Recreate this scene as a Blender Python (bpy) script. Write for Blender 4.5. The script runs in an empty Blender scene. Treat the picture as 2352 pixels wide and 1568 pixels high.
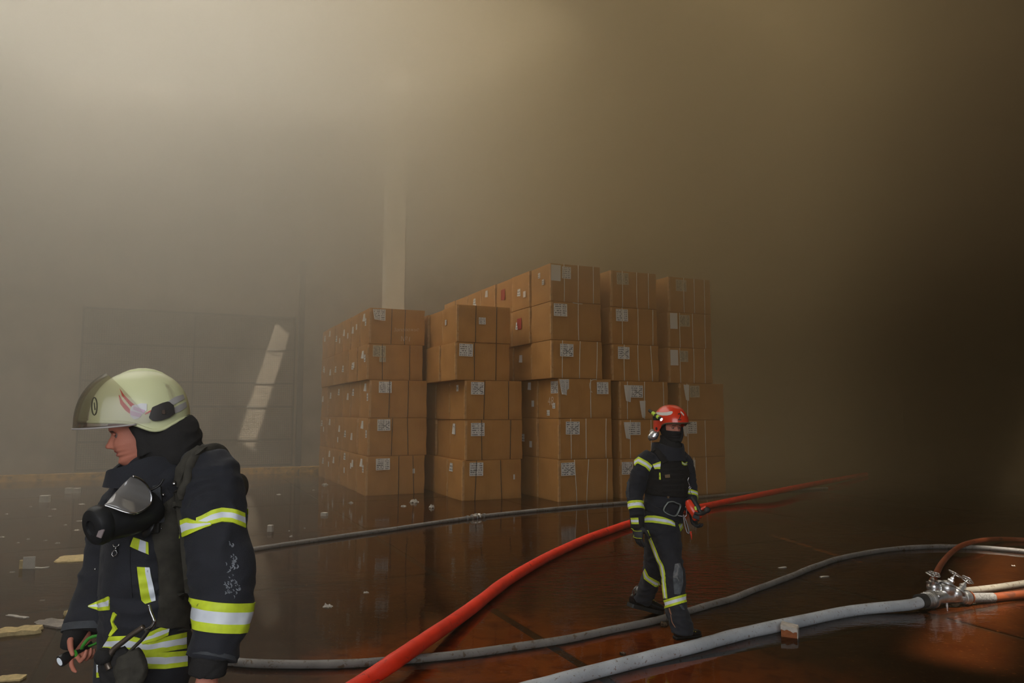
import bpy, bmesh, math, random
from mathutils import Vector, Matrix, noise as mnoise
from mathutils.bvhtree import BVHTree

R = random.Random(7)
SC = bpy.context.scene
C = SC.collection

# ------------------------------------------------------------------ camera
F = 1700.0                       # focal length in pixels of the 2352 px wide frame
PITCH = math.atan(161.0 / F)     # camera tilted up
HC = 1.75                        # eye height
cam_data = bpy.data.cameras.new('camera')
cam_data.sensor_width = 36.0
cam_data.lens = 36.0 * F / 2352.0
cam_data.clip_end = 200
cam = bpy.data.objects.new('camera', cam_data)
C.objects.link(cam)
cam.location = (0, 0, HC)
cam.rotation_euler = (math.pi / 2 + PITCH, 0, 0)
SC.camera = cam

# ------------------------------------------------------------------ world, exposure
SC.view_settings.view_transform = 'Standard'
SC.view_settings.look = 'None'
SC.view_settings.gamma = 1
SC.view_settings.use_curve_mapping = False
SC.view_settings.exposure = 0.0
SC.cycles.volume_bounces = 1
SC.cycles.max_bounces = 5
SC.cycles.diffuse_bounces = 2
SC.cycles.glossy_bounces = 3
SC.cycles.transmission_bounces = 4
SC.cycles.transparent_max_bounces = 8
SC.cycles.volume_step_rate = 4.0
SC.cycles.volume_max_steps = 64
SC.cycles.use_denoising = True
SC.cycles.use_light_tree = False
SC.cycles.use_adaptive_sampling = True
SC.cycles.adaptive_threshold = 0.03
SC.cycles.adaptive_min_samples = 16
SC.cycles.caustics_reflective = False
SC.cycles.caustics_refractive = False
SC.cycles.sample_clamp_indirect = 4.0

world = bpy.data.worlds.new('world')
SC.world = world
world.use_nodes = True
wb = world.node_tree.nodes['Background']
wb.inputs['Color'].default_value = (0.80, 0.90, 1.0, 1)
wb.inputs['Strength'].default_value = 0.10


def area(name, loc, target, size, size_y, power, color, spread=180):
    d = bpy.data.lights.new(name, 'AREA')
    d.shape = 'RECTANGLE'
    d.size, d.size_y = size, size_y
    d.energy = power
    d.color = color
    d.spread = math.radians(spread)
    o = bpy.data.objects.new(name, d)
    C.objects.link(o)
    o.location = loc
    o.rotation_euler = (Vector(target) - Vector(loc)).to_track_quat('-Z', 'Y').to_euler()
    return o


area('roof_opening_daylight', (-3.9, 13, 12.2), (-2.4, 12, 0), 17, 20, 12300, (1.0, 0.97, 0.92))
area('right_smoke_fill', (4.0, 13, 12.2), (2.6, 12, 0), 5, 18, 800, (1.0, 0.92, 0.76), 130)  # added warm fill under the closed roof, brightens the smoke right of centre
area('gate_daylight', (-0.5, -5.0, 4.0), (0, 9, 1.5), 9, 5, 510, (0.95, 0.97, 1.0))


def slit_sun(name, centre, back, axis, width, power, color, spread=4):
    """sunbeam through a slit in the roof, landing at centre with its long side along axis"""
    c, b, t = Vector(centre), Vector(back), Vector(axis)
    d = -b.normalized()
    tp = t - d * t.dot(d)
    o = area(name, c + b, c, width, tp.length, power, color, spread)
    z = -d
    y = tp.normalized()
    x = y.cross(z)
    o.rotation_euler = Matrix((x, y, z)).transposed().to_euler()
    return o


slit_sun('sun_through_roof_slit', (-7.1, 21.25, 2.5), (0.16, -0.95, 1.1), (0.83, 0.38, 3.33), 0.40, 8, (1.0, 0.95, 0.8))
slit_sun('sun_through_side_gap', (4.75, 7.5, 0.0), (1.6, -2.2, 7.0), (3.3, 4.3, 0.0), 0.46, 30, (1.0, 0.92, 0.78))


# ------------------------------------------------------------------ helpers
cP, sP = math.cos(PITCH), math.sin(PITCH)


def ray(px, py):
    x = (px - 1176) / F
    y = -(py - 784) / F
    return Vector((x, cP - y * sP, sP + y * cP))


def W(px, py, Y):
    """world point seen at pixel (px, py) at distance Y down the hall"""
    d = ray(px, py)
    return Vector((0, 0, HC)) + d * (Y / d.y)


def G(px, py, z=0.0):
    d = ray(px, py)
    return Vector((0, 0, HC)) + d * ((z - HC) / d.z)


def linked(name, me, m=None, parent=None, loc=None):
    o = bpy.data.objects.new(name, me)
    C.objects.link(o)
    if m is not None and len(me.materials) == 0:
        for k in (m if isinstance(m, (list, tuple)) else [m]):
            me.materials.append(k)
    if parent is not None:
        o.parent = parent
    if loc is not None:
        o.location = loc
    return o


def bm_mesh(bm, smooth=False, name='mesh', angle=None):
    me = bpy.data.meshes.new(name)
    bm.normal_update()
    bm.to_mesh(me)
    bm.free()
    if smooth:
        me.polygons.foreach_set('use_smooth', [True] * len(me.polygons))
        if angle:
            me.set_sharp_from_angle(angle=math.radians(angle))
    return me


def thing(name, label, cat, loc=(0, 0, 0), rotz=0, group=None):
    o = bpy.data.objects.new(name, None)
    C.objects.link(o)
    o.empty_display_size = 0.1
    o.location = loc
    o.rotation_euler = (0, 0, rotz)
    o['label'] = label
    o['category'] = cat
    if group:
        o['group'] = group
    return o


def tag(o, label, cat, group=None):
    o['label'] = label
    o['category'] = cat
    if group:
        o['group'] = group
    return o


def struct(name, me, m, parent=None):
    o = linked(name, me, m, parent)
    if parent is None:
        o['kind'] = 'structure'
    return o


def box_bm(bm, c, s, rot=None, bevel=0.0, seg=1):
    """box centred at c with full size s"""
    M = Matrix.Translation(Vector(c))
    if rot is not None:
        M = M @ rot.to_4x4()
    r = bmesh.ops.create_cube(bm, size=1.0, matrix=M @ Matrix.Diagonal((s[0], s[1], s[2], 1)))
    if bevel:
        es = list({e for v in r['verts'] for e in v.link_edges})
        bmesh.ops.bevel(bm, geom=es, offset=bevel, segments=seg, affect='EDGES', profile=0.5)
    return bm


def crom(pts, n):
    """Catmull-Rom through tuples (any dimension), n samples per span"""
    P = [pts[0]] + list(pts) + [pts[-1]]
    out = []
    for i in range(1, len(P) - 2):
        p0, p1, p2, p3 = P[i - 1], P[i], P[i + 1], P[i + 2]
        for k in range(n):
            t = k / n
            out.append(tuple(0.5 * ((2 * b) + (-a + c) * t + (2 * a - 5 * b + 4 * c - d) * t * t + (-a + 3 * b - 3 * c + d) * t ** 3)
                             for a, b, c, d in zip(p0, p1, p2, p3)))
    out.append(tuple(pts[-1]))
    return out


def tube_bm(bm, pts, r, seg=12, up=Vector((0, 0, 1)), flat=1.0, cap=True):
    """sweep an ellipse along pts; r a number or a list"""
    n = len(pts)
    pts = [Vector(p) for p in pts]
    rs = r if isinstance(r, (list, tuple)) else [r] * n
    rings = []
    prev = None
    for i in range(n):
        a = pts[max(i - 1, 0)]
        b = pts[min(i + 1, n - 1)]
        t = (b - a)
        if t.length < 1e-9:
            t = Vector((0, 0, 1))
        t.normalize()
        if prev is None:
            s = t.cross(up)
            if s.length < 1e-3:
                s = t.cross(Vector((1, 0, 0)))
        else:
            s = prev - t * prev.dot(t)
        s.normalize()
        prev = s
        u = s.cross(t).normalized()
        rr = rs[i]
        ring = [bm.verts.new(pts[i] + s * (math.cos(2 * math.pi * k / seg) * rr) + u * (math.sin(2 * math.pi * k / seg) * rr * flat)) for k in range(seg)]
        rings.append(ring)
    for i in range(n - 1):
        for k in range(seg):
            bm.faces.new((rings[i][k], rings[i][(k + 1) % seg], rings[i + 1][(k + 1) % seg], rings[i + 1][k]))
    if cap:
        bm.faces.new(rings[0][::-1])
        bm.faces.new(rings[-1])
    bmesh.ops.recalc_face_normals(bm, faces=bm.faces[:])
    return bm


def tube(name, pts, r, m, parent=None, seg=12, **kw):
    bm = bmesh.new()
    tube_bm(bm, pts, r, seg, **kw)
    return linked(name, bm_mesh(bm, True, angle=50), m, parent)


def lathe_bm(bm, prof, seg=24, M=Matrix.Identity(4)):
    """prof: (radius, height) pairs around local z, placed by M"""
    rings = []
    for r, h in prof:
        if r < 1e-6:
            rings.append([bm.verts.new(M @ Vector((0, 0, h)))])
        else:
            rings.append([bm.verts.new(M @ Vector((r * math.cos(2 * math.pi * k / seg), r * math.sin(2 * math.pi * k / seg), h))) for k in range(seg)])
    for A, B in zip(rings, rings[1:]):
        for k in range(seg):
            k2 = (k + 1) % seg
            if len(A) == 1 and len(B) == 1:
                continue
            if len(A) == 1:
                bm.faces.new((A[0], B[k], B[k2]))
            elif len(B) == 1:
                bm.faces.new((A[k], A[k2], B[0]))
            else:
                bm.faces.new((A[k], A[k2], B[k2], B[k]))
    if len(rings[0]) > 1:
        bm.faces.new(rings[0][::-1])
    if len(rings[-1]) > 1:
        bm.faces.new(rings[-1])
    bmesh.ops.recalc_face_normals(bm, faces=bm.faces[:])
    return bm


def aim(loc, direction):
    """matrix whose local z points along direction"""
    return Matrix.Translation(Vector(loc)) @ Vector(direction).to_track_quat('Z', 'Y').to_matrix().to_4x4()


# ------------------------------------------------------------------ materials
MATS = {}


def mat(name, col, rough=0.6, metal=0.0, noise_amt=0.0, noise_scale=20.0, bump=0.0, bump_scale=80.0, spec=0.5, coat=0.0, sheen=0.0, trans=0.0, emis=None, estr=0.0, dirt=None):
    """principled material with object-space colour mottling and fine relief"""
    if name in MATS:
        return MATS[name]
    m = bpy.data.materials.new(name)
    m.use_nodes = True
    nt = m.node_tree
    b = nt.nodes['Principled BSDF']
    b.inputs['Roughness'].default_value = rough
    b.inputs['Metallic'].default_value = metal
    b.inputs['Specular IOR Level'].default_value = spec
    b.inputs['Coat Weight'].default_value = coat
    b.inputs['Sheen Weight'].default_value = sheen
    b.inputs['Transmission Weight'].default_value = trans
    c4 = (*col, 1)
    b.inputs['Base Color'].default_value = c4
    if emis:
        b.inputs['Emission Color'].default_value = (*emis, 1)
        b.inputs['Emission Strength'].default_value = estr
    tc = nt.nodes.new('ShaderNodeTexCoord')
    if noise_amt or dirt:
        n = nt.nodes.new('ShaderNodeTexNoise')
        n.inputs['Scale'].default_value = noise_scale
        n.inputs['Detail'].default_value = 4
        nt.links.new(tc.outputs['Object'], n.inputs['Vector'])
        mr = nt.nodes.new('ShaderNodeMapRange')
        mr.inputs['From Min'].default_value = 0.3
        mr.inputs['From Max'].default_value = 0.7
        nt.links.new(n.outputs['Fac'], mr.inputs['Value'])
        mx = nt.nodes.new('ShaderNodeMix')
        mx.data_type = 'RGBA'
        mx.inputs['A'].default_value = tuple(min(1, v * (1 - noise_amt)) for v in col) + (1,)
        mx.inputs['B'].default_value = tuple(min(1, v * (1 + noise_amt)) for v in col) + (1,)
        nt.links.new(mr.outputs['Result'], mx.inputs['Factor'])
        last = mx.outputs['Result']
        if dirt:
            dcol, dlo, dhi, dscale = dirt
            n2 = nt.nodes.new('ShaderNodeTexNoise')
            n2.inputs['Scale'].default_value = dscale
            n2.inputs['Detail'].default_value = 5
            n2.inputs['Distortion'].default_value = 0.6
            nt.links.new(tc.outputs['Object'], n2.inputs['Vector'])
            r2 = nt.nodes.new('ShaderNodeMapRange')
            r2.inputs['From Min'].default_value = dlo
            r2.inputs['From Max'].default_value = dhi
            nt.links.new(n2.outputs['Fac'], r2.inputs['Value'])
            m2 = nt.nodes.new('ShaderNodeMix')
            m2.data_type = 'RGBA'
            nt.links.new(last, m2.inputs['A'])
            m2.inputs['B'].default_value = (*dcol, 1)
            nt.links.new(r2.outputs['Result'], m2.inputs['Factor'])
            last = m2.outputs['Result']
        nt.links.new(last, b.inputs['Base Color'])
    if bump:
        n = nt.nodes.new('ShaderNodeTexNoise')
        n.inputs['Scale'].default_value = bump_scale
        n.inputs['Detail'].default_value = 3
        nt.links.new(tc.outputs['Object'], n.inputs['Vector'])
        bp = nt.nodes.new('ShaderNodeBump')
        bp.inputs['Strength'].default_value = 1.0
        bp.inputs['Distance'].default_value = bump
        nt.links.new(n.outputs['Fac'], bp.inputs['Height'])
        nt.links.new(bp.outputs['Normal'], b.inputs['Normal'])
    MATS[name] = m
    return m


class NT:
    """tiny helper for hand-wired node trees"""
    def __init__(s, m):
        s.m = m
        m.use_nodes = True
        s.nt = m.node_tree

    def n(s, t, **kw):
        nd = s.nt.nodes.new(t)
        for k, v in kw.items():
            setattr(nd, k, v)
        return nd

    def l(s, a, b):
        s.nt.links.new(a, b)

    def math(s, op, a, b=None, c=None, clamp=False):
        nd = s.n('ShaderNodeMath', operation=op, use_clamp=clamp)
        for i, v in enumerate((a, b, c)):
            if v is None:
                continue
            if isinstance(v, (int, float)):
                nd.inputs[i].default_value = v
            else:
                s.l(v, nd.inputs[i])
        return nd.outputs[0]

    def ramp(s, v, a, b, lo=0.0, hi=1.0, smooth=True):
        nd = s.n('ShaderNodeMapRange')
        nd.interpolation_type = 'SMOOTHSTEP' if smooth else 'LINEAR'
        s.l(v, nd.inputs['Value'])
        nd.inputs['From Min'].default_value = a
        nd.inputs['From Max'].default_value = b
        nd.inputs['To Min'].default_value = lo
        nd.inputs['To Max'].default_value = hi
        return nd.outputs['Result']

    def mix(s, f, a, b):
        nd = s.n('ShaderNodeMix', data_type='RGBA')
        for key, v in (('Factor', f), ('A', a), ('B', b)):
            if isinstance(v, (int, float)):
                nd.inputs[key].default_value = v
            elif isinstance(v, tuple):
                nd.inputs[key].default_value = (*v, 1)
            else:
                s.l(v, nd.inputs[key])
        return nd.outputs['Result']

    def noise(s, vec, scale, detail=3, dist=0.0):
        nd = s.n('ShaderNodeTexNoise')
        nd.inputs['Scale'].default_value = scale
        nd.inputs['Detail'].default_value = detail
        nd.inputs['Distortion'].default_value = dist
        if vec is not None:
            s.l(vec, nd.inputs['Vector'])
        return nd.outputs['Fac']


U = Vector((math.sin(math.radians(65.5)), math.cos(math.radians(65.5)), 0))   # direction of the carton rows' fronts
V = Vector((-U.y, U.x, 0))                                                    # direction into the hall
UROT = math.atan2(U.y, U.x)


# ------------------------------------------------------------------ smoke
def build_smoke():
    m = bpy.data.materials.new('brown_smoke')
    t = NT(m)
    t.nt.nodes.clear()
    out = t.n('ShaderNodeOutputMaterial')
    pv = t.n('ShaderNodeVolumePrincipled')
    tc = t.n('ShaderNodeTexCoord')
    sep = t.n('ShaderNodeSeparateXYZ')
    t.l(tc.outputs['Object'], sep.inputs[0])
    x, y, z = sep.outputs
    near = t.math('MULTIPLY', t.ramp(y, 16.5, 10.0), t.math('MULTIPLY', t.ramp(x, -3.0, -0.8), t.ramp(z, 3.6, 2.2)))
    base = t.math('SUBTRACT', 0.017, t.math('MULTIPLY', near, 0.0135))
    # thick layer under the roof
    billow = t.math('SUBTRACT', t.noise(tc.outputs['Object'], 0.16, 2), 0.5)
    zz = t.math('ADD', z, t.math('MULTIPLY', billow, 4.0))
    high = t.ramp(zz, 3.1, 8.5, 0.0, 0.30)
    left = t.math('MULTIPLY', t.ramp(t.math('ADD', x, t.math('MULTIPLY', y, -0.05)), -1.0, -7.0, 0.0, 0.044), t.ramp(z, 0.0, 4.0, 0.40, 1.0))
    deep = t.math('MULTIPLY', t.ramp(t.math('SUBTRACT', x, t.math('MULTIPLY', y, 0.22)), -1.2, 1.6, 0.0, 0.13), t.ramp(y, 11, 16))
    back = t.math('MULTIPLY', t.ramp(y, 11.5, 16.0), t.ramp(x, -1.0, -5.5, 0.0, 0.020))
    d = t.math('ADD', t.math('ADD', t.math('ADD', t.math('ADD', high, left), deep), base), back)
    t.l(d, pv.inputs['Density'])
    tint = t.ramp(t.math('SUBTRACT', x, t.math('MULTIPLY', y, 0.04)), -6.5, 2.5)
    right_shade = t.ramp(t.math('SUBTRACT', x, t.math('MULTIPLY', y, 0.40)), -0.5, 3.2)  # shade along the right side painted into the smoke colour
    t.l(t.mix(right_shade, t.mix(tint, (0.86, 0.81, 0.70), (0.84, 0.66, 0.38)), (0.44, 0.32, 0.17)), pv.inputs['Color'])
    pv.inputs['Absorption Color'].default_value = (0, 0, 0, 1)
    pv.inputs['Anisotropy'].default_value = 0.1
    t.l(pv.outputs[0], out.inputs['Volume'])
    bm = bmesh.new()
    box_bm(bm, (2, 12, 5.85), (48, 40, 14.3))
    o = linked('smoke', bm_mesh(bm), m)
    o['kind'] = 'stuff'
    o['label'] = 'thick brown smoke filling the hall, brightest high on the left'
    o['category'] = 'smoke'


build_smoke()


# ------------------------------------------------------------------ floor, water, walls
def uv_pt(u, v, z=0.0):
    return U * u + V * v + Vector((0, 0, z))


KB = G(650, 1087)               # foot of the far wall
wall_v = KB.dot(V)
wl = U * (KB.dot(U) - 14) + V * (wall_v + 0.35)
wr = U * (KB.dot(U) + 26) + V * (wall_v + 0.35)
WATER = [U * (KB.dot(U) + a) + V * (wall_v + b) + Vector((0, 0, 0.012)) for a, b in ((-13.84, -26.8), (25.84, -26.8), (25.84, 0.19), (-13.84, 0.19))]


def build_floor():
    md = bpy.data.materials.new('wet_concrete')
    t = NT(md)
    b = t.nt.nodes['Principled BSDF']
    tc = t.n('ShaderNodeTexCoord')
    g = t.n('ShaderNodeNewGeometry')
    p = g.outputs['Position']
    n1 = t.ramp(t.noise(p, 0.7, 6, 0.8), 0.35, 0.68)
    n2 = t.ramp(t.noise(p, 5, 6, 0.5), 0.45, 0.70)
    n3 = t.ramp(t.noise(p, 28, 4), 0.60, 0.72)
    c = t.mix(n1, (0.070, 0.028, 0.010), (0.14, 0.055, 0.015))
    c = t.mix(n2, c, (0.07, 0.022, 0.007))
    c = t.mix(t.math('MULTIPLY', n3, 0.5), c, (0.45, 0.22, 0.06))
    # brighter orange patch fading out over the slabs nearest the doorway
    dst = t.n('ShaderNodeVectorMath', operation='DISTANCE')
    t.l(p, dst.inputs[0])
    dst.inputs[1].default_value = tuple(G(1330, 1600))
    edge = t.math('ADD', dst.outputs['Value'], t.math('MULTIPLY', t.math('SUBTRACT', t.noise(p, 1.3, 4), 0.5), 1.6))
    orange_patch = t.ramp(edge, 2.3, 1.0)
    c = t.mix(t.math('MULTIPLY', orange_patch, 0.85), c, t.mix(n2, (0.75, 0.220, 0.016), (0.40, 0.105, 0.012)))
    t.l(c, b.inputs['Base Color'])
    b.inputs['Roughness'].default_value = 0.75
    b.inputs['Specular IOR Level'].default_value = 0.1
    dark = mat('joint_tar', (0.040, 0.022, 0.010), 0.8)
    bm = bmesh.new()
    box_bm(bm, (2, 12, -0.15), (46, 38, 0.27))
    fl = struct('floor', bm_mesh(bm), dark)
    # concrete slabs with recessed joints, laid parallel to the carton rows
    S = 3.4
    line = G(1235, 1462)
    u0 = line.dot(U)
    v0 = line.dot(V) - 0.9
    near = bmesh.new()
    box_bm(near, (0, 0, 0), (S - 0.09, S - 0.09, 0.03), None, 0.008)
    nm = bm_mesh(near)
    nm.materials.append(md)
    far = bmesh.new()
    for i in range(-9, 9):
        for j in range(-5, 10):
            c = uv_pt(u0 + (i + .5) * S, v0 + (j + .5) * S)
            if not (-20 < c.x < 24 and -6 < c.y < 30):
                continue
            if 2.0 < c.y < 15 and abs(c.x) < c.y * 0.7 + 2.5:
                o = linked('concrete_slab', nm, None, fl, (c.x, c.y, -0.015))
                o.rotation_euler = (0, 0, UROT)
            else:
                box_bm(far, (c.x, c.y, -0.015), (S - 0.09, S - 0.09, 0.03), Matrix.Rotation(UROT, 3, 'Z'))
    o = linked('distant_slabs', bm_mesh(far), md, fl)
    o['kind'] = 'stuff'
    # shallow water film: clear tint below, fresnel mirror above
    w = bpy.data.materials.new('brown_water')
    t = NT(w)
    t.nt.nodes.clear()
    out = t.n('ShaderNodeOutputMaterial')
    fr = t.n('ShaderNodeFresnel')
    fr.inputs['IOR'].default_value = 1.33
    tr = t.n('ShaderNodeBsdfTransparent')
    tr.inputs['Color'].default_value = (0.68, 0.52, 0.38, 1)
    gl = t.n('ShaderNodeBsdfGlossy')
    gl.inputs['Roughness'].default_value = 0.015
    gl.inputs['Color'].default_value = (1, 1, 1, 1)
    mx = t.n('ShaderNodeMixShader')
    t.l(fr.outputs[0], mx.inputs[0])
    t.l(tr.outputs[0], mx.inputs[1])
    t.l(gl.outputs[0], mx.inputs[2])
    t.l(mx.outputs[0], out.inputs['Surface'])
    g = t.n('ShaderNodeNewGeometry')
    p = g.outputs['Position']
    patch = t.ramp(t.noise(p, 0.35, 2), 0.48, 0.66, 0.10, 1.0)
    # stronger ripples around the walking man's feet
    d = t.n('ShaderNodeVectorMath', operation='DISTANCE')
    t.l(p, d.inputs[0])
    d.inputs[1].default_value = tuple(G(1500, 1330))
    ring = t.ramp(d.outputs['Value'], 2.6, 0.3, 0.0, 2.2)
    amp = t.math('ADD', patch, ring)
    mp = t.n('ShaderNodeMapping')
    mp.inputs['Rotation'].default_value = (0, 0, 0.5)
    mp.inputs['Scale'].default_value = (1.0, 2.2, 1.0)
    t.l(p, mp.inputs['Vector'])
    h = t.math('MULTIPLY', t.math('ADD', t.noise(mp.outputs[0], 5.5, 2, 0.5), t.math('MULTIPLY', t.noise(mp.outputs[0], 20, 2), 0.5)), amp)
    bp = t.n('ShaderNodeBump')
    bp.inputs['Distance'].default_value = 0.0055
    bp.inputs['Strength'].default_value = 1.0
    t.l(h, bp.inputs['Height'])
    t.l(bp.outputs[0], fr.inputs['Normal'])
    t.l(bp.outputs[0], gl.inputs['Normal'])
    bm = bmesh.new()
    vs = [bm.verts.new(q) for q in WATER]
    bm.faces.new(vs)
    o = linked('water', bm_mesh(bm), w)
    o['kind'] = 'stuff'
    o['label'] = 'shallow rusty brown water flooding the hall floor'
    o['category'] = 'water'


build_floor()


def wall_slab(name, a, b, z1, th, m, z0=-0.02):
    """upright wall from ground point a to b"""
    a, b = Vector(a), Vector(b)
    d = (b - a)
    mid = (a + b) / 2
    bm = bmesh.new()
    box_bm(bm, (mid.x, mid.y, (z0 + z1) / 2), (d.length, th, z1 - z0), Matrix.Rotation(math.atan2(d.y, d.x), 3, 'Z'))
    return struct(name, bm_mesh(bm), m)


plaster = mat('smoked_plaster', (0.30, 0.24, 0.18), 0.9, noise_amt=0.25, noise_scale=1.5, bump=0.004, bump_scale=30)
steel_dark = mat('painted_steel', (0.10, 0.09, 0.08), 0.6, noise_amt=0.2, noise_scale=6)
yellow_paint = mat('worn_yellow_paint', (0.50, 0.26, 0.03), 0.7, noise_amt=0.3, noise_scale=7, dirt=((0.12, 0.07, 0.03), 0.55, 0.7, 6))

wall_slab('wall_back', wl, wr, 12.4, 0.3, plaster)
wall_slab('wall_left', wl + V * 0.0, wl - V * 27, 12.4, 0.3, plaster)
wall_slab('wall_right', wr, wr - V * 30, 12.4, 0.3, plaster)
# roof, open over the left bay where the daylight falls in
def roof():
    bm = bmesh.new()
    box_bm(bm, (11.5, 12, 12.5), (29, 37, 0.2))
    return struct('ceiling', bm_mesh(bm), steel_dark)
roof()


# ------------------------------------------------------------------ column, kerb, mesh gate on the far wall
def build_backdrop():
    cpos = W(900, 900, 21.2)
    bm = bmesh.new()
    rot = Matrix.Rotation(UROT, 3, 'Z')
    box_bm(bm, (cpos.x, cpos.y, 6.2), (0.56, 0.40, 12.4), rot, 0.015)
    cm = mat('pale_column_paint', (0.72, 0.65, 0.52), 0.85, noise_amt=0.12, noise_scale=2)
    o = struct('column', bm_mesh(bm), cm)
    # yellow kerb along the foot of the wall
    bm = bmesh.new()
    a = KB.dot(U)
    c = U * (a - 3.3) + V * (wall_v + 0.06)
    box_bm(bm, (c.x, c.y, 0.09), (9.6, 0.16, 0.18), rot, 0.012)
    struct('trim_1', bm_mesh(bm), yellow_paint)
    # dark upright post where the wall steps
    bm = bmesh.new()
    c = U * (a + 0.42) + V * (wall_v + 0.12)
    box_bm(bm, (c.x, c.y, 3.1), (0.16, 0.10, 6.2), rot, 0.01)
    struct('trim_2', bm_mesh(bm), steel_dark)
    # mesh gate: frame, rails, grid
    w, h = 5.4, 4.3
    g = thing('mesh_gate', 'wire mesh gate on the far wall with a streak of sunlight across it', 'gate', U * (a + 0.25 - w) + V * (wall_v + 0.165) + Vector((0, 0, 0.21)), UROT)
    fm = mat('gate_frame_steel', (0.12, 0.10, 0.08), 0.6, metal=0.3)
    for x in (0.0, w / 2, w):
        bm = bmesh.new()
        box_bm(bm, (x, 0, h / 2), (0.05, 0.022, h))
        linked('gate_post', bm_mesh(bm), fm, g)
    for z in (0.03, 0.75, 1.68, 2.35, 3.32, 4.27):
        for k in (0, 1):
            bm = bmesh.new()
            box_bm(bm, (w * (k + .5) / 2, 0.0, z), (w / 2 - 0.05, 0.02, 0.045))
            linked('gate_rail', bm_mesh(bm), fm, g)
    bm = bmesh.new()
    n = int(w / 0.055)
    for i in range(1, n):
        box_bm(bm, (i * w / n, 0.012, h / 2), (0.009, 0.006, h))
    n = int(h / 0.055)
    for i in range(1, n):
        box_bm(bm, (w / 2, 0.016, i * h / n), (w, 0.006, 0.009))
    o = linked('wire_grid', bm_mesh(bm), fm, g)
    o['kind'] = 'stuff'


build_backdrop()


# faded orange line painted on the floor at the right
def floor_line():
    a, b = G(1770, 1228), G(1975, 1292)
    d = (b - a)
    m = (a + b) / 2
    bm = bmesh.new()
    box_bm(bm, (m.x, m.y, 0.002), (d.length, 0.09, 0.003), Matrix.Rotation(math.atan2(d.y, d.x), 3, 'Z'))
    struct('trim_3', bm_mesh(bm), mat('faded_orange_line', (0.55, 0.20, 0.03), 0.8, dirt=((0.12, 0.04, 0.01), 0.45, 0.6, 5)))


floor_line()


# ------------------------------------------------------------------ cartons
def card_mat():
    m = bpy.data.materials.new('corrugated_cardboard')
    t = NT(m)
    b = t.nt.nodes['Principled BSDF']
    tc = t.n('ShaderNodeTexCoord')
    oi = t.n('ShaderNodeObjectInfo')
    g = t.noise(tc.outputs['Object'], 2.2, 5, 0.4)
    c = t.mix(t.ramp(g, 0.3, 0.7), (0.48, 0.228, 0.062), (0.57, 0.280, 0.083))
    c = t.mix(t.math('MULTIPLY', oi.outputs['Random'], 0.35), c, (0.41, 0.192, 0.056))
    mp = t.n('ShaderNodeMapping')
    mp.inputs['Scale'].default_value = (60, 60, 3)
    t.l(tc.outputs['Object'], mp.inputs['Vector'])
    fl = t.noise(mp.outputs[0], 1.0, 3)
    c = t.mix(t.ramp(fl, 0.45, 0.7, 0.0, 0.25), c, (0.55, 0.30, 0.13))
    t.l(c, b.inputs['Base Color'])
    b.inputs['Roughness'].default_value = 0.8
    b.inputs['Specular IOR Level'].default_value = 0.25
    bp = t.n('ShaderNodeBump')
    bp.inputs['Distance'].default_value = 0.004
    t.l(t.noise(tc.outputs['Object'], 5, 3), bp.inputs['Height'])
    t.l(bp.outputs[0], b.inputs['Normal'])
    return m


CARD = card_mat()
CARD_EDGE = mat('worn_cardboard_edge', (0.58, 0.33, 0.14), 0.85, noise_amt=0.2, noise_scale=12)
TWINE = mat('white_twine', (0.80, 0.76, 0.66), 0.8)
STRAP = mat('dark_strap', (0.055, 0.045, 0.04), 0.6)
RED_MARK = mat('red_sticker', (0.42, 0.03, 0.02), 0.7)
CHALK = mat('chalk', (0.78, 0.68, 0.54), 0.9)


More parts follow.
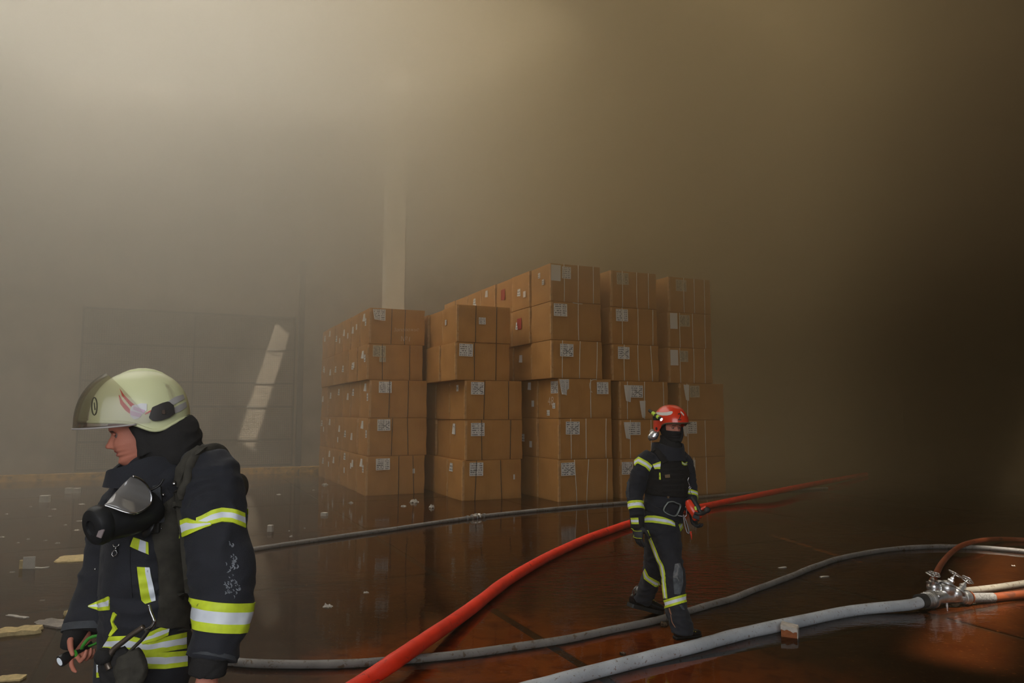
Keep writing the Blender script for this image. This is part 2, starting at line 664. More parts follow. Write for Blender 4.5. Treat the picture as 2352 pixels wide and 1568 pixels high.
def label_mat(name, cross, paper=(0.80, 0.78, 0.74), rows=9.0, text=True):
    m = bpy.data.materials.new(name)
    t = NT(m)
    b = t.nt.nodes['Principled BSDF']
    b.inputs['Roughness'].default_value = 0.7
    tc = t.n('ShaderNodeTexCoord')
    sep = t.n('ShaderNodeSeparateXYZ')
    t.l(tc.outputs['UV'], sep.inputs[0])
    u, v = sep.outputs[0], sep.outputs[1]
    if not text:
        b.inputs['Base Color'].default_value = (*paper, 1)
        return m
    rowf = t.math('FRACT', t.math('MULTIPLY', v, rows))
    row_on = t.math('MULTIPLY', t.math('GREATER_THAN', rowf, 0.35), t.math('LESS_THAN', rowf, 0.85))
    cm = t.n('ShaderNodeCombineXYZ')
    t.l(t.math('MULTIPLY', u, 17.0), cm.inputs[0])
    t.l(t.math('MULTIPLY', t.math('FLOOR', t.math('MULTIPLY', v, rows)), 7.3), cm.inputs[1])
    oi = t.n('ShaderNodeObjectInfo')
    t.l(t.math('MULTIPLY', oi.outputs['Random'], 50.0), cm.inputs[2])
    word = t.math('GREATER_THAN', t.noise(cm.outputs[0], 1.0, 2), 0.46)
    inner = t.math('MULTIPLY', t.math('MULTIPLY', t.math('GREATER_THAN', u, 0.06), t.math('LESS_THAN', u, 0.93)),
                   t.math('MULTIPLY', t.math('GREATER_THAN', v, 0.06), t.math('LESS_THAN', v, 0.95)))
    gap = t.math('SUBTRACT', 1.0, t.math('MULTIPLY', t.math('GREATER_THAN', u, 0.56), t.math('LESS_THAN', u, 0.66)))
    ink = t.math('MULTIPLY', t.math('MULTIPLY', row_on, word), t.math('MULTIPLY', inner, gap))
    if cross:
        d1 = t.math('LESS_THAN', t.math('ABSOLUTE', t.math('SUBTRACT', v, t.math('ADD', t.math('MULTIPLY', u, 0.9), -0.10))), 0.03)
        d2 = t.math('LESS_THAN', t.math('ABSOLUTE', t.math('SUBTRACT', v, t.math('SUBTRACT', 0.85, t.math('MULTIPLY', u, 0.75)))), 0.03)
        lim = t.math('MULTIPLY', t.math('GREATER_THAN', u, 0.3), t.math('LESS_THAN', u, 0.95))
        ink = t.math('MAXIMUM', ink, t.math('MULTIPLY', t.math('MAXIMUM', d1, d2), lim))
    c = t.mix(t.math('MULTIPLY', ink, 0.8), paper, (0.06, 0.06, 0.07))
    t.l(c, b.inputs['Base Color'])
    return m


LAB = {'plain': label_mat('printed_label', False, rows=6.0), 'cross': label_mat('crossed_out_label', True, rows=6.0),
       'blank': label_mat('blank_paper', False, (0.80, 0.77, 0.72), text=False), 'sheet': label_mat('letter_sheet', False, (0.82, 0.80, 0.77), 26.0),
       'small': label_mat('small_sticker', False, (0.80, 0.78, 0.73), 2.6), 'old': label_mat('yellowed_label', False, (0.58, 0.49, 0.33), 9.0)}


def quad_sheet(w, h, curl=0.0, th=0.0015):
    """paper of size w x h, lying in local xz facing -y, lower left corner at the origin; curl lifts the lower left corner"""
    bm = bmesh.new()
    uvl = bm.loops.layers.uv.new()
    nx, nz = (5, 5) if curl else (1, 1)
    front = {}
    back = {}
    for i in range(nx + 1):
        for k in range(nz + 1):
            fx, fz = i / nx, k / nz
            lift = min(curl, .05) * max(0.0, 1.0 - fx * 1.3 - fz * 0.8) ** 1.5 + curl * .15 * math.sin(fx * 5) * (1 - fz) if curl else 0
            x = fx * w + (lift * .5 if curl else 0)
            front[i, k] = bm.verts.new((x, -th - lift, fz * h + lift * 0.3))
            back[i, k] = bm.verts.new((x, -lift, fz * h + lift * 0.3))
    def face(vs, uvs):
        f = bm.faces.new(vs)
        for lp, uvv in zip(f.loops, uvs):
            lp[uvl].uv = uvv
    for i in range(nx):
        for k in range(nz):
            q = [(i, k), (i + 1, k), (i + 1, k + 1), (i, k + 1)]
            face([front[a] for a in q], [(a[0] / nx, a[1] / nz) for a in q])
            face([back[a] for a in q[::-1]], [(0, 0)] * 4)
    edge = [(i, 0) for i in range(nx)] + [(nx, k) for k in range(nz)] + [(i, nz) for i in range(nx, 0, -1)] + [(0, k) for k in range(nz, 0, -1)]
    for a, b in zip(edge, edge[1:] + edge[:1]):
        face([front[b], front[a], back[a], back[b]], [(0, 0)] * 4)
    return bm_mesh(bm)


SHEETS = {}


def paper(kind, w, h, curl=0.0):
    key = (kind, round(w, 2), round(h, 2), round(curl, 2))
    if key not in SHEETS:
        me = quad_sheet(w, h, curl)
        me.materials.append(LAB[kind])
        SHEETS[key] = me
    return SHEETS[key]


# carton bodies: slightly bulged panels, worn edges, a seam band near the left edge of the front
BODIES = {}


def carton_mesh(var, w, d, h):
    key = (var, round(w, 2), round(d, 2), round(h, 2))
    if key in BODIES:
        return BODIES[key]
    rr = random.Random(var * 31 + 5)
    bm = bmesh.new()
    r = bmesh.ops.create_cube(bm, size=1.0, matrix=Matrix.Diagonal((1, 1, 1, 1)))
    bmesh.ops.subdivide_edges(bm, edges=bm.edges[:], cuts=6, use_grid_fill=True)
    ph = [rr.uniform(0, 6) for _ in range(6)]
    for v in bm.verts:
        x, y, z = v.co
        fx, fy, fz = (0.25 - x * x) * 4, (0.25 - y * y) * 4, (0.25 - z * z) * 4
        X, Y, Z = x * w, y * d, z * h
        bulge = 0.010
        if abs(x) > 0.499:
            X += math.copysign(bulge * fy * fz * rr.uniform(0.2, 1.0) - 0.004, x)
        if abs(y) > 0.499:
            Y += math.copysign(bulge * fx * fz * rr.uniform(0.2, 1.0) - 0.004, y)
        # uneven squashed rims on the vertical edges
        X += 0.006 * math.sin(z * 9 + ph[0] + y * 3)
        Y += 0.005 * math.sin(z * 7 + ph[1] + x * 4)
        v.co = (X, Y, Z + h / 2)
    me_edges = [e for e in bm.edges if len(e.link_faces) == 2 and e.calc_face_angle(0) > 1.0]
    bmesh.ops.bevel(bm, geom=me_edges, offset=0.012, segments=2, affect='EDGES', profile=0.6)
    me = bm_mesh(bm, True, angle=35)
    me.materials.append(CARD)
    BODIES[key] = me
    return me


EDGES_ME = {}


def edge_strip(h):
    """scuffed pale corner, an upright L of paperboard"""
    key = round(h, 2)
    if key not in EDGES_ME:
        bm = bmesh.new()
        box_bm(bm, (0.016, -0.0015, h / 2), (0.040, 0.003, h - 0.03))
        box_bm(bm, (-0.0035, 0.018, h / 2), (0.003, 0.042, h - 0.03))
        EDGES_ME[key] = bm_mesh(bm)
        EDGES_ME[key].materials.append(CARD_EDGE)
    return EDGES_ME[key]


def string_mesh(h, wob, r, m, d):
    bm = bmesh.new()
    pts = []
    for k in range(7):
        f = k / 6
        pts.append((wob[0] * f + wob[1] * math.sin(f * 3.1), -r * 0.3, f * h))
    tube_bm(bm, pts, r, 5)
    me = bm_mesh(bm, True)
    me.materials.append(m)
    return me


LEVEL6 = ['lowest', 'second up', 'third up', 'fourth up', 'fifth up', 'topmost']
LEVEL5 = ['lowest', 'second up', 'third up', 'fourth up', 'topmost']
ROWW = ['front', 'second', 'third', 'fourth', 'fifth', 'sixth', 'seventh']
STACKW = ['leftmost stack', 'second stack', 'tall middle stack', 'fourth stack', 'rightmost stack']


def carton(base, w, d, h, label, group, var, strings=(), labels=(), edge=True, tilt=0.0, side=()):
    """base: ground-plan position of the front left corner. strings: (x fraction, drift, dark); labels: (kind, x0, z_top, w, h, curl) as fractions of width and metres"""
    t = thing('carton', label, 'box', base, UROT + tilt, group)
    CARTONS.append(t)
    b = linked('carton_body', carton_mesh(var % 6, w, d, h), None, t)
    b.location = (w / 2, d / 2, 0)
    if edge:
        linked('corner_edge', edge_strip(h), None, t).location = (-0.002, -0.0055, 0)
    for s in strings:
        r = 0.0072 if not s[2] else 0.007
        me = string_mesh(h - 0.01, (s[1] * 0.04, R.uniform(-.006, .006)), r, STRAP if s[2] else TWINE, d)
        o = linked('strap' if s[2] else 'twine', me, None, t)
        o.location = (w * s[0], -0.006 - 0.006, 0.005)
    for kind, fx, top, lw, lh, curl in labels:
        o = linked('paper_label', paper(kind, lw, lh, curl), None, t)
        o.location = (w * fx, -0.013 - 0.002 * R.random(), h - top - lh)
        o.rotation_euler = (0, R.uniform(-.02, .02), 0)
    for kind, fy, top, lw, lh, curl in side:
        o = linked('side_sticker', paper(kind, lw, lh, curl), None, t)
        o.rotation_euler = (R.uniform(-.08, .08) * 0, 0, -math.pi / 2)
        o.location = (-0.012, d * fy, h - top - lh)
    return t


def xs(px, base, v_along=U):
    """distance along the row direction from base to the upright seen at column px"""
    k = (px - 1176) / F
    # (bx + u.x t) = k * depth(bx..): depth measured at the horizon line, so Y / cos of tilt cancels with height ignored
    return (k * base.y - base.x) / (v_along.x - k * v_along.y)


INK = mat('print_ink', (.03, .03, .035), .8)
CARTONS = []


def written(name, text, size, loc, m, parent, slant=0.0, rot=0.0, side=False):
    """flat lettering standing on the front (or left side) of a carton"""
    cur = bpy.data.curves.new(name, 'FONT')
    cur.body = text
    cur.size = size
    cur.shear = slant
    cur.extrude = 0.0004
    if m is CHALK:
        cur.offset = -0.0022 * size / .1
    tmp = bpy.data.objects.new('tmp', cur)
    C.objects.link(tmp)
    me = bpy.data.meshes.new_from_object(tmp.evaluated_get(bpy.context.evaluated_depsgraph_get()))
    bpy.data.objects.remove(tmp)
    me.materials.clear()
    o = linked(name, me, m, parent)
    o.location = loc
    o.rotation_euler = (math.pi / 2, rot, -math.pi / 2 if side else 0)
    return o


def build_cartons():
    # per stack: foot of the front left corner (pixel of a point on the ground), rows from the floor up: (column of left edge, column of right edge)
    stacks = [
        ((847, 1139), [(845, 977), (848, 981), (850, 980), (843, 970), (847, 974)], [.82, .80, .80, .765, .775], 6),
        ((1066, 1151), [(1064, 1196), (1070, 1199), (1068, 1198), (1046, 1170), (1049, 1171)], [.79, .80, .785, .76, .755], 3),
        ((1281, 1154), [(1282, 1404), (1283, 1403), (1283, 1403), (1267, 1383), (1266, 1381), (1266, 1380)], [.82, .80, .785, .755, .765, .765], 7),
        (None, [(1422, 1533), (1422, 1533), (1422, 1533), (1406, 1513), (1404, 1511), (1406, 1510)], [.80, .79, .785, .755, .765, .765], 1),
        (None, [(1560, 1660), (1560, 1660), (1560, 1660), (1537, 1636), (1538, 1636), (1540, 1636)], [.79, .78, .785, .755, .76, .765], 1),
    ]
    s3 = G(1281, 1154)
    fr = [None] * 5
    D, T = True, False
    # front papers and strings, rows from the floor up
    front = [
        [dict(s=[(.55, -.05, D), (.82, -.9, D)], l=[('plain', .16, .05, .30, .24, 0), ('blank', .79, .28, .05, .10, 0)], n='rimmed by dark straps under a printed label'),
         dict(s=[(.39, .4, D), (.68, -.6, D)], l=[('cross', .15, .03, .28, .24, 0)], n='its label struck through'),
         dict(s=[(.33, .2, D), (.66, .3, D)], l=[('plain', .15, .03, .28, .24, 0)], n='label cut by a dark strap'),
         dict(s=[(.27, -.3, D), (.76, .1, D)], l=[('old', .09, .03, .28, .24, 0), ('old', .21, .28, .14, .10, 0)], n='one small tag below its yellowed label'),
         dict(s=[(.38, .3, D), (.63, .2, D)], l=[('plain', .05, .03, .28, .24, .05)], n='chalk scribble on its front')],
        [dict(s=[(.20, .9, D), (.66, -.7, D)], l=[('plain', .11, .04, .29, .26, 0), ('blank', .86, .30, .035, .10, 0)], n='label crossed by a dark strap'),
         dict(s=[(.28, -.2, D), (.78, .3, D)], l=[('plain', .09, .06, .29, .26, 0)], n='square bluish label'),
         dict(s=[(.32, .6, D), (.76, 0, D)], l=[('cross', .10, .03, .28, .25, 0)], n='crossed-out label on two dark straps'),
         dict(s=[(.34, 0, D), (.74, .2, D)], l=[('plain', .06, .03, .29, .25, 0)], n='label beside its left corner'),
         dict(s=[(.34, .2, D), (.73, .3, D)], l=[('plain', .40, .24, .15, .14, 0)], n='one small label in the middle of its front')],
        [dict(s=[(.32, -1.2, T), (.50, 1.4, T), (.88, .6, T)], l=[('cross', .04, .06, .31, .25, 0)], n='crossed-out label above leaning twines'),
         dict(s=[(.22, -.2, T), (.50, 0, T), (.88, .3, T)], l=[('cross', .12, .06, .31, .25, 0)], n='crossed-out label between three twines'),
         dict(s=[(.60, 0, T)], l=[('sheet', .01, .02, .22, .31, .10), ('plain', .72, .06, .27, .24, 0)], n='curling letter and far-edge label'),
         dict(s=[(.20, .3, T), (.54, .5, T), (.88, .6, T)], l=[('cross', .16, .07, .30, .25, 0)], n='crossed-out label under three twines'),
         dict(s=[(.54, -.1, T)], l=[('plain', .05, .04, .30, .25, 0)], n='label at its upper corner and knotted twine'),
         dict(s=[(.26, 0, T), (.54, .2, T), (.85, .1, T)], l=[('plain', .22, .05, .20, .24, 0), ('blank', 0.0, .03, .215, .32, 0)], n='large blank sheet stuck beside its label')],
        [dict(s=[(.35, 0, T), (.7, .2, T)], l=[('cross', .02, .06, .26, .25, 0)], n='behind the walking firefighter'),
         dict(s=[(.2, .2, T), (.62, .2, T)], l=[('plain', .16, .05, .30, .26, 0), ('blank', .07, .05, .16, .34, .08)], n='torn paper over its label'),
         dict(s=[(.15, .2, T), (.5, .3, T), (.9, 0, T)], l=[('cross', .22, .08, .30, .25, 0), ('blank', .08, .08, .18, .34, .08), ('blank', .40, .40, .15, .36, .08)], n='two torn papers and a crossed-out label'),
         dict(s=[(.25, .2, T), (.56, -.4, T), (.86, -1, T)], l=[('cross', .12, .05, .28, .25, 0)], n='crossed-out label and slanting twines'),
         dict(s=[(.24, 0, T), (.58, 0, T), (.90, .3, T)], l=[('plain', .11, .04, .29, .25, 0)], n='printed label over three twines'),
         dict(s=[(.24, 0, T), (.56, 0, T), (.82, .1, T)], l=[('old', .12, .04, .29, .25, 0)], n='faded label under the smoke')],
        [dict(s=[(.28, 0, T), (.56, -.1, T)], l=[('cross', .1, .05, .24, .25, 0)], n='label half behind the firefighter'),
         dict(s=[(.16, 0, T), (.55, 0, T)], l=[('plain', .14, .03, .26, .25, 0), ('blank', .03, .03, .13, .31, .05)], n='paper hanging beside the red helmet'),
         dict(s=[(.16, 0, T)], l=[('old', .22, .05, .26, .25, 0), ('blank', .08, .03, .15, .34, .06)], n='torn paper on a faint label'),
         dict(s=[(.25, -.2, T), (.56, .1, T), (.82, 0, T)], l=[('old', .24, .06, .22, .24, 0), ('blank', .03, .05, .20, .33, 0)], n='blank sheet beside a faint label'),
         dict(s=[(.25, 0, T), (.55, 0, T), (.85, 0, T)], l=[('old', .24, .05, .28, .25, 0), ('blank', .03, .02, .19, .34, 0)], n='blank sheet overlapping a faint label'),
         dict(s=[(.35, 0, T), (.6, 0, T), (.85, 0, T)], l=[('old', .16, .05, .28, .25, 0)], n='fading into the smoke')],
    ]
    grp = 'strapped cartons stacked in the hall'
    for si, (foot, rows, hs, deep) in enumerate(stacks):
        if foot is not None:
            base0 = G(*foot)
        else:
            t = xs(rows[0][0], s3)
            base0 = s3 + U * t
        # left columns of all rows on the front line through base0
        lev = LEVEL6 if len(rows) == 6 else LEVEL5
        for j in range(deep):
            z = 0.0
            for k, (xl, xr) in enumerate(rows):
                h = hs[k]
                t0 = xs(xl, base0)
                p = base0 + U * t0
                w = xs(xr, p)
                dp = 0.875
                off = V * (j * 0.915)
                jit = 0 if j == 0 else R.uniform(-.025, .025)
                pos = p + off + U * jit
                pos.z = z
                # boxes deep inside that nothing shows are skipped unless they carry a visible one
                if j == 0:
                    f = front[si][k]
                    lab = 'carton in the %s, %s, %s' % (STACKW[si], lev[k], f['n'])
                    sd = []
                    if si == 2 and k == 5:
                        sd = [('small', .62, .12, .10, .11, 0), ('small', .42, .28, .10, .11, 0)]
                    elif si == 2 and k == 2:
                        sd = [('cross', .35, .05, .30, .24, 0), ('small', .28, .48, .12, .11, 0), ('small', .55, .62, .12, .11, 0)]
                    elif si == 1 and k == 2:
                        sd = [('blank', .52, .08, .12, .13, 0)]
                    elif si == 1 and k == 1:
                        sd = [('blank', .78, .08, .13, .22, .03)]
                    elif si == 1 and k == 0:
                        sd = [('small', .80, .08, .14, .17, .03)]
                    elif si == 1 and k == 4:
                        sd = [('small', .80, .24, .09, .11, 0)]
                    elif si == 0:
                        sd = [('blank', .55 + R.uniform(-.1, .1), R.uniform(.05, .16), .14, .17, .03), ('small', .35 + R.uniform(-.2, .1), R.uniform(.18, .3), .12, .16, 0)]
                    lb = f['l']
                    carton(pos, w, dp, h - .004, lab, grp, si * 7 + k, f['s'], lb, True, R.uniform(-.006, .006), sd)
                    if si == 2 and k in (2, 4):
                        bm = bmesh.new()
                        x0 = w * f['s'][0][0]
                        tube_bm(bm, crom([(x0, -.014, h - .05), (x0 + .03, -.03, h - .025), (x0 + .09, -.03, h - .014), (x0 + .14, -.02, h - .02)], 4) if k == 2 else [(x0 - .13, -.02, h - .012), (x0, -.02, h - .022), (x0 + .09, -.02, h - .022)], .006, 5)
                        if k == 2:
                            tube_bm(bm, crom([(x0, -.016, h - .05), (x0 - .035, -.03, h - .13), (x0 - .01, -.03, h - .24), (x0 + .03, -.02, h - .27)], 4), .006, 5)
                        linked('twine_knot', bm_mesh(bm, True), TWINE, CARTONS[-1])
                    if si in (0, 1) and k == 0:
                        kx = (.16, .11)[si]
                        written('printed_word', 'BRAZIL', .040, (w * kx + .02, -.0175, h - .05 - (.155 if si == 0 else .165)), INK, CARTONS[-1])
                    if si == 0 and k == 4:
                        written('chalk_writing', 'Запорожье', .105, (w * .42, -.0125, h * .36), CHALK, CARTONS[-1], slant=.2, rot=-.06)
                        written('chalk_writing', '№1', .15, (w * .55, -.0125, h * .10), CHALK, CARTONS[-1], slant=.1)
                    if si == 2 and k == 2:
                        written('chalk_writing', '48', .26, (-.0145, dp * .50, h * .32), CHALK, CARTONS[-1], side=True)
                    if si == 1 and k in (0, 1, 2):
                        written('printed_letter', 'M', .075, (-.0165, dp * (.80, .78, .52)[k] - .03, h - (.08, .08, .08)[k] - .10), INK, CARTONS[-1], side=True)
                else:
                    lab = 'cardboard carton in the %s row back of the %s, %s' % (ROWW[j], STACKW[si], lev[k])
                    sd = []
                    if si == 0 or (si == 2 and R.random() < .7):
                        sd = [(R.choice(['small', 'blank']), R.uniform(.3, .85), R.uniform(.03, .35), .13, .16, .02)]
                        if R.random() < .5:
                            sd.append(('blank', R.uniform(.3, .8), R.uniform(.2, .5), .12, .13, 0))
                    c = carton(pos, w, dp, h - .004, lab, grp, si * 5 + j * 3 + k, (), (), True, R.uniform(-.006, .006), sd)
                    if si == 2 and ((j == 2 and k == 5) or (j == 1 and k == 4)):
                        bm = bmesh.new()
                        box_bm(bm, (0, 0, 0), (0.003, .22, .24))
                        o = linked('red_sticker', bm_mesh(bm), RED_MARK, c)
                        o.location = (-0.013, .5, h * .6)
                z += h


build_cartons()


# ------------------------------------------------------------------ hoses
def hose_mat(name, col, dirt, lo=0.56, hi=0.72, scale=9, rough=0.6):
    return mat(name, col, rough, noise_amt=0.18, noise_scale=5, bump=0.0012, bump_scale=140, dirt=(dirt, lo, hi, scale))


RED_HOSE = hose_mat('red_hose_jacket', (0.95, 0.030, 0.003), (0.30, 0.02, 0.008), 0.62, 0.76, 14)
GREY_HOSE = hose_mat('grey_hose_jacket', (0.20, 0.185, 0.17), (0.11, 0.075, 0.045), 0.56, 0.68, 30)
PALE_HOSE = hose_mat('pale_hose_jacket', (0.50, 0.53, 0.56), (0.20, 0.13, 0.09), 0.60, 0.72, 52, 0.42)
ORANGE_HOSE = hose_mat('orange_hose_jacket', (0.24, 0.048, 0.008), (0.12, 0.03, 0.010), 0.55, 0.7, 9)
CHROME = mat('dull_aluminium', (0.62, 0.62, 0.62), 0.28, metal=0.95, noise_amt=0.25, noise_scale=18, bump=0.0012, bump_scale=60)
BLACK_RUBBER = mat('black_rubber', (0.022, 0.022, 0.022), 0.55, bump=0.001, bump_scale=200)


def hose(name, px, r, m, label, cat='hose', z=None, n=14, seg=14, parent=None, wob=0.0):
    """px: (column, row[, lift]) of the hose's axis on the floor"""
    pts = []
    for p in px:
        lift = p[2] if len(p) > 2 else 0.0
        zz = (r * 0.92 + 0.004 if z is None else z) + lift
        q = G(p[0], p[1], zz) if len(p) < 4 else Vector(p[3])
        pts.append(tuple(q))
    sm = crom(pts, n)
    if wob:
        sm = [(x + wob * mnoise.noise(Vector((x * 1.7, y * 1.7, 3.1))), y + wob * mnoise.noise(Vector((x * 1.7, y * 1.7, 9.1))), z_) for x, y, z_ in sm]
    bm = bmesh.new()
    rs = [r * (1 + 0.05 * mnoise.noise(Vector((i * 0.23, r * 90, 0)))) for i in range(len(sm))]
    tube_bm(bm, sm, rs, seg, flat=0.96)
    o = linked(name, bm_mesh(bm, True, angle=60), m, parent)
    if parent is None:
        tag(o, label, cat)
    return o, sm


red_px = [(640, 1690), (745, 1622), (832, 1568), (908, 1517, .07), (976, 1470, .065), (1078, 1400, .01), (1167, 1332), (1248, 1284), (1299, 1259), (1350, 1236), (1400, 1218), (1450, 1201),
          (1530, 1180), (1620, 1162), (1700, 1145, .03), (1785, 1128, .085), (1880, 1109, .05), (1990, 1089)]
# the red hose runs over the grey one near the bottom of the frame
hose('fire_hose', red_px, 0.057, RED_HOSE, 'thick bright red fire hose snaking over the flooded floor past the walking firefighter')
hose('fire_hose', [(372, 1640), (385, 1545), (440, 1514), (514, 1517), (602, 1524), (738, 1525), (840, 1522), (959, 1513), (1078, 1500), (1180, 1486), (1299, 1468), (1420, 1443), (1476, 1431), (1530, 1418), (1580, 1404), (1660, 1381), (1700, 1367),
                   (1800, 1330), (1880, 1297), (1950, 1277), (2050, 1261), (2140, 1255.5), (2240, 1257), (2352, 1266), (2480, 1284), (2750, 1279), (3000, 1272)], 0.031, GREY_HOSE,
     'long thin grey hose curving across behind the walking firefighter and under the red hose', wob=0.02)
pal = [(1000, 1640), (1130, 1604), (1240, 1575), (1350, 1546), (1500, 1508), (1600, 1483), (1700, 1456), (1830, 1428), (1960, 1402)]
VO = G(2150, 1374, 0.085)                       # axis of the dividing valve where its inlet coupling meets the body
VD = (G(2150, 1371, 0.085) - G(1950, 1405, 0.085)).normalized()
o, sm = hose('fire_hose', pal + [(0, 0, 0, tuple(VO - VD * 0.36 + Vector((0, 0, -0.015)))), (0, 0, 0, tuple(VO - VD * 0.19))], 0.049, PALE_HOSE,
             'thick pale grey hose running to the dividing valve past the broken brick', seg=18)
far, sm = hose('fire_hose', [(335, 1640), (325, 1440), (365, 1325), (460, 1284), (578, 1262), (655, 1250), (738, 1238), (820, 1226), (900, 1215), (1000, 1200), (1092, 1187), (1160, 1179), (1250, 1170), (1350, 1161), (1450, 1153),
                             (1550, 1146), (1650, 1138), (1760, 1129), (1900, 1121)], 0.031, GREY_HOSE, 'thin grey hose farthest back, in front of the cartons, with a coupling')
cpt = G(1093, 1187, .035)
ax = (G(1160, 1179, .035) - G(1000, 1200, .035)).normalized()
bm = bmesh.new()
lathe_bm(bm, [(.040, -.09), (.052, -.085), (.052, -.05), (.044, -.045), (.044, -.01), (.060, -.005), (.060, .025), (.046, .03), (.046, .05), (.052, .055), (.052, .09), (.040, .095)], 18, aim(cpt, ax))
cp = linked('coupling', bm_mesh(bm, True, angle=30), CHROME, far)
for s in (-1, 1):
    bm = bmesh.new()
    pp = cpt + ax * (0.18 * s)
    lathe_bm(bm, [(.038, -.02), (.042, -.018), (.042, .018), (.038, .02)], 16, aim(pp, ax))
    linked('hose_clamp', bm_mesh(bm, True, angle=30), GREY_HOSE, far)
# pin the pale hose's clamp lines
arch = [(2140, 1336, .0), (2150, 1318, .02), (2163, 1294, .02), (2184, 1270, .015), (2210, 1252, .065), (2245, 1242, .07), (2290, 1238, .02), (2352, 1240, 0), (2450, 1248, 0), (2600, 1246, 0), (2900, 1236, 0)]
hose('fire_hose', [(p[0], p[1], p[2]) for p in arch], 0.031, ORANGE_HOSE, 'thin orange hose arching up behind the dividing valve')


# ------------------------------------------------------------------ dividing valve
def build_valve():
    up = Vector((0, 0, 1))
    side = VD.cross(up).normalized()            # towards the camera
    t = thing('dividing_valve', 'aluminium hose dividing valve with three handwheels joining the pale hose', 'valve', (VO.x, VO.y, 0), math.atan2(VD.y, VD.x))
    H = VO.z
    X, Y, Z = Vector((1, 0, 0)), Vector((0, -1, 0)), Vector((0, 0, 1))

    def lath(name, prof, loc, d, m=CHROME, parent=t, seg=26, ang=32):
        bm = bmesh.new()
        lathe_bm(bm, prof, seg, aim(loc, d))
        return linked(name, bm_mesh(bm, True, angle=ang), m, parent)
    # inlet: black cuff, ribbed coupling, lugged ring
    lath('hose_cuff', [(.050, -.24), (.062, -.238), (.062, -.15), (.052, -.148)], (0, 0, H), X, BLACK_RUBBER)
    prof = [(.050, -.165)]
    x = -.16
    for k in range(4):
        prof += [(.058, x), (.066, x + .004), (.066, x + .010), (.058, x + .014)]
        x += .021
    prof += [(.060, x), (.078, x + .004), (.078, x + .030), (.066, x + .034), (.050, x + .05)]
    cpl = lath('inlet_coupling', prof, (0, 0, H), X)
    for k in range(3):
        a = 2.1 * k + 0.5
        bm = bmesh.new()
        box_bm(bm, (-.055, math.cos(a) * .078, H + math.sin(a) * .078 * 1.0), (.028, .022, .022), Matrix.Rotation(a, 3, 'X'), .004)
        linked('coupling_lug', bm_mesh(bm), CHROME, cpl)
    # body: fan-shaped casting with three branches
    bm = bmesh.new()
    tube_bm(bm, [(-.03, 0, H), (.03, 0, H + .006), (.12, 0, H + .008), (.20, -.03, H), (.27, -.05, H - .008)], [.052, .056, .066, .058, .048], 18)
    tube_bm(bm, [(.00, .02, H + .02), (.06, .06, H + .03), (.15, .10, H + .02), (.24, .13, H)], [.045, .06, .058, .045], 16)
    for c, r in (((.045, .05, H + .085), .058), ((.135, -.01, H + .075), .072), ((.20, -.05, H + .03), .060)):
        bmesh.ops.create_uvsphere(bm, u_segments=20, v_segments=12, radius=r, matrix=Matrix.Translation(c) @ Matrix.Diagonal((1, 1, 1.05, 1)))
    me = bm_mesh(bm)
    body = linked('valve_body', me, None, t)
    md = body.modifiers.new('remesh', 'REMESH')
    md.mode = 'VOXEL'
    md.voxel_size = .006
    ms = body.modifiers.new('smooth', 'SMOOTH')
    ms.iterations = 4
    dg = bpy.context.evaluated_depsgraph_get()
    m2 = bpy.data.meshes.new_from_object(body.evaluated_get(dg))
    body.modifiers.clear()
    body.data = m2
    m2.materials.clear()
    m2.materials.append(CHROME)
    m2.polygons.foreach_set('use_smooth', [True] * len(m2.polygons))
    # round raised flange and screwed cover
    lath('flange', [(.050, 0), (.083, .002), (.083, .016), (.060, .020)], (.145, .0, H + .10), (.45, .0, .9))
    lath('flange', [(.044, 0), (.070, .002), (.070, .014), (.050, .018)], (.225, -.05, H + .045), (.72, -.1, .7))
    lath('flange', [(.036, 0), (.055, .002), (.055, .012), (.040, .016)], (.04, .05, H + .12), (.05, .1, 1))

    def spindle(loc, d, L, wheel_r, tilt):
        d = Vector(d).normalized()
        loc = Vector(loc)
        b = lath('valve_bonnet', [(.030, 0), (.030, .012), (.024, .016), (.024, .040), (.031, .044), (.031, .060), (.017, .066), (.017, .085), (.012, .088)], loc, d, seg=8, ang=20)
        sp = lath('spindle', [(.0075, .08), (.0075, L)], loc, d, parent=b, seg=10)
        top = loc + d * L
        M = aim(top, d)
        bm = bmesh.new()
        n = 40
        ring = []
        for k in range(n):
            a = 2 * math.pi * k / n
            rr = wheel_r * (1 + 0.10 * math.cos(5 * a))
            ring.append(M @ Vector((rr * math.cos(a), rr * math.sin(a), 0)))
        tube_bm(bm, ring + [ring[0]], .006, 8, cap=False)
        for k in range(5):
            a = 2 * math.pi * (k + .5) / 5
            tube_bm(bm, [M @ Vector((0, 0, .004)), M @ Vector((wheel_r * .92 * math.cos(a), wheel_r * .92 * math.sin(a), 0))], .005, 6)
        bmesh.ops.create_uvsphere(bm, u_segments=10, v_segments=6, radius=.013, matrix=Matrix.Translation(top))
        linked('handwheel', bm_mesh(bm, True), CHROME, b)
    spindle((.015, .05, H + .085), (-.06, -.25, 1), .128, .052, 0)
    spindle((.175, .0, H + .095), (.55, -.25, .85), .125, .052, 0)
    spindle((.262, -.05, H + .055), (.78, -.1, .66), .130, .046, 0)
    # outlets
    out = lath('outlet_coupling', [(.045, 0), (.056, .004), (.056, .028), (.062, .032), (.066, .048), (.066, .082), (.058, .086), (.050, .11)], (.262, -.05, H - .01), (.985, -.10, -.05))
    lath('seal_ring', [(.044, 0), (.058, .001), (.058, .010), (.044, .011)], (.368, -.061, H - .015), (.985, -.10, -.05), ORANGE_HOSE, out)
    lath('outlet_coupling', [(.036, 0), (.050, .004), (.050, .02), (.044, .024), (.048, .04), (.048, .07), (.038, .09)], (.24, .13, H), (.95, .12, -.02))
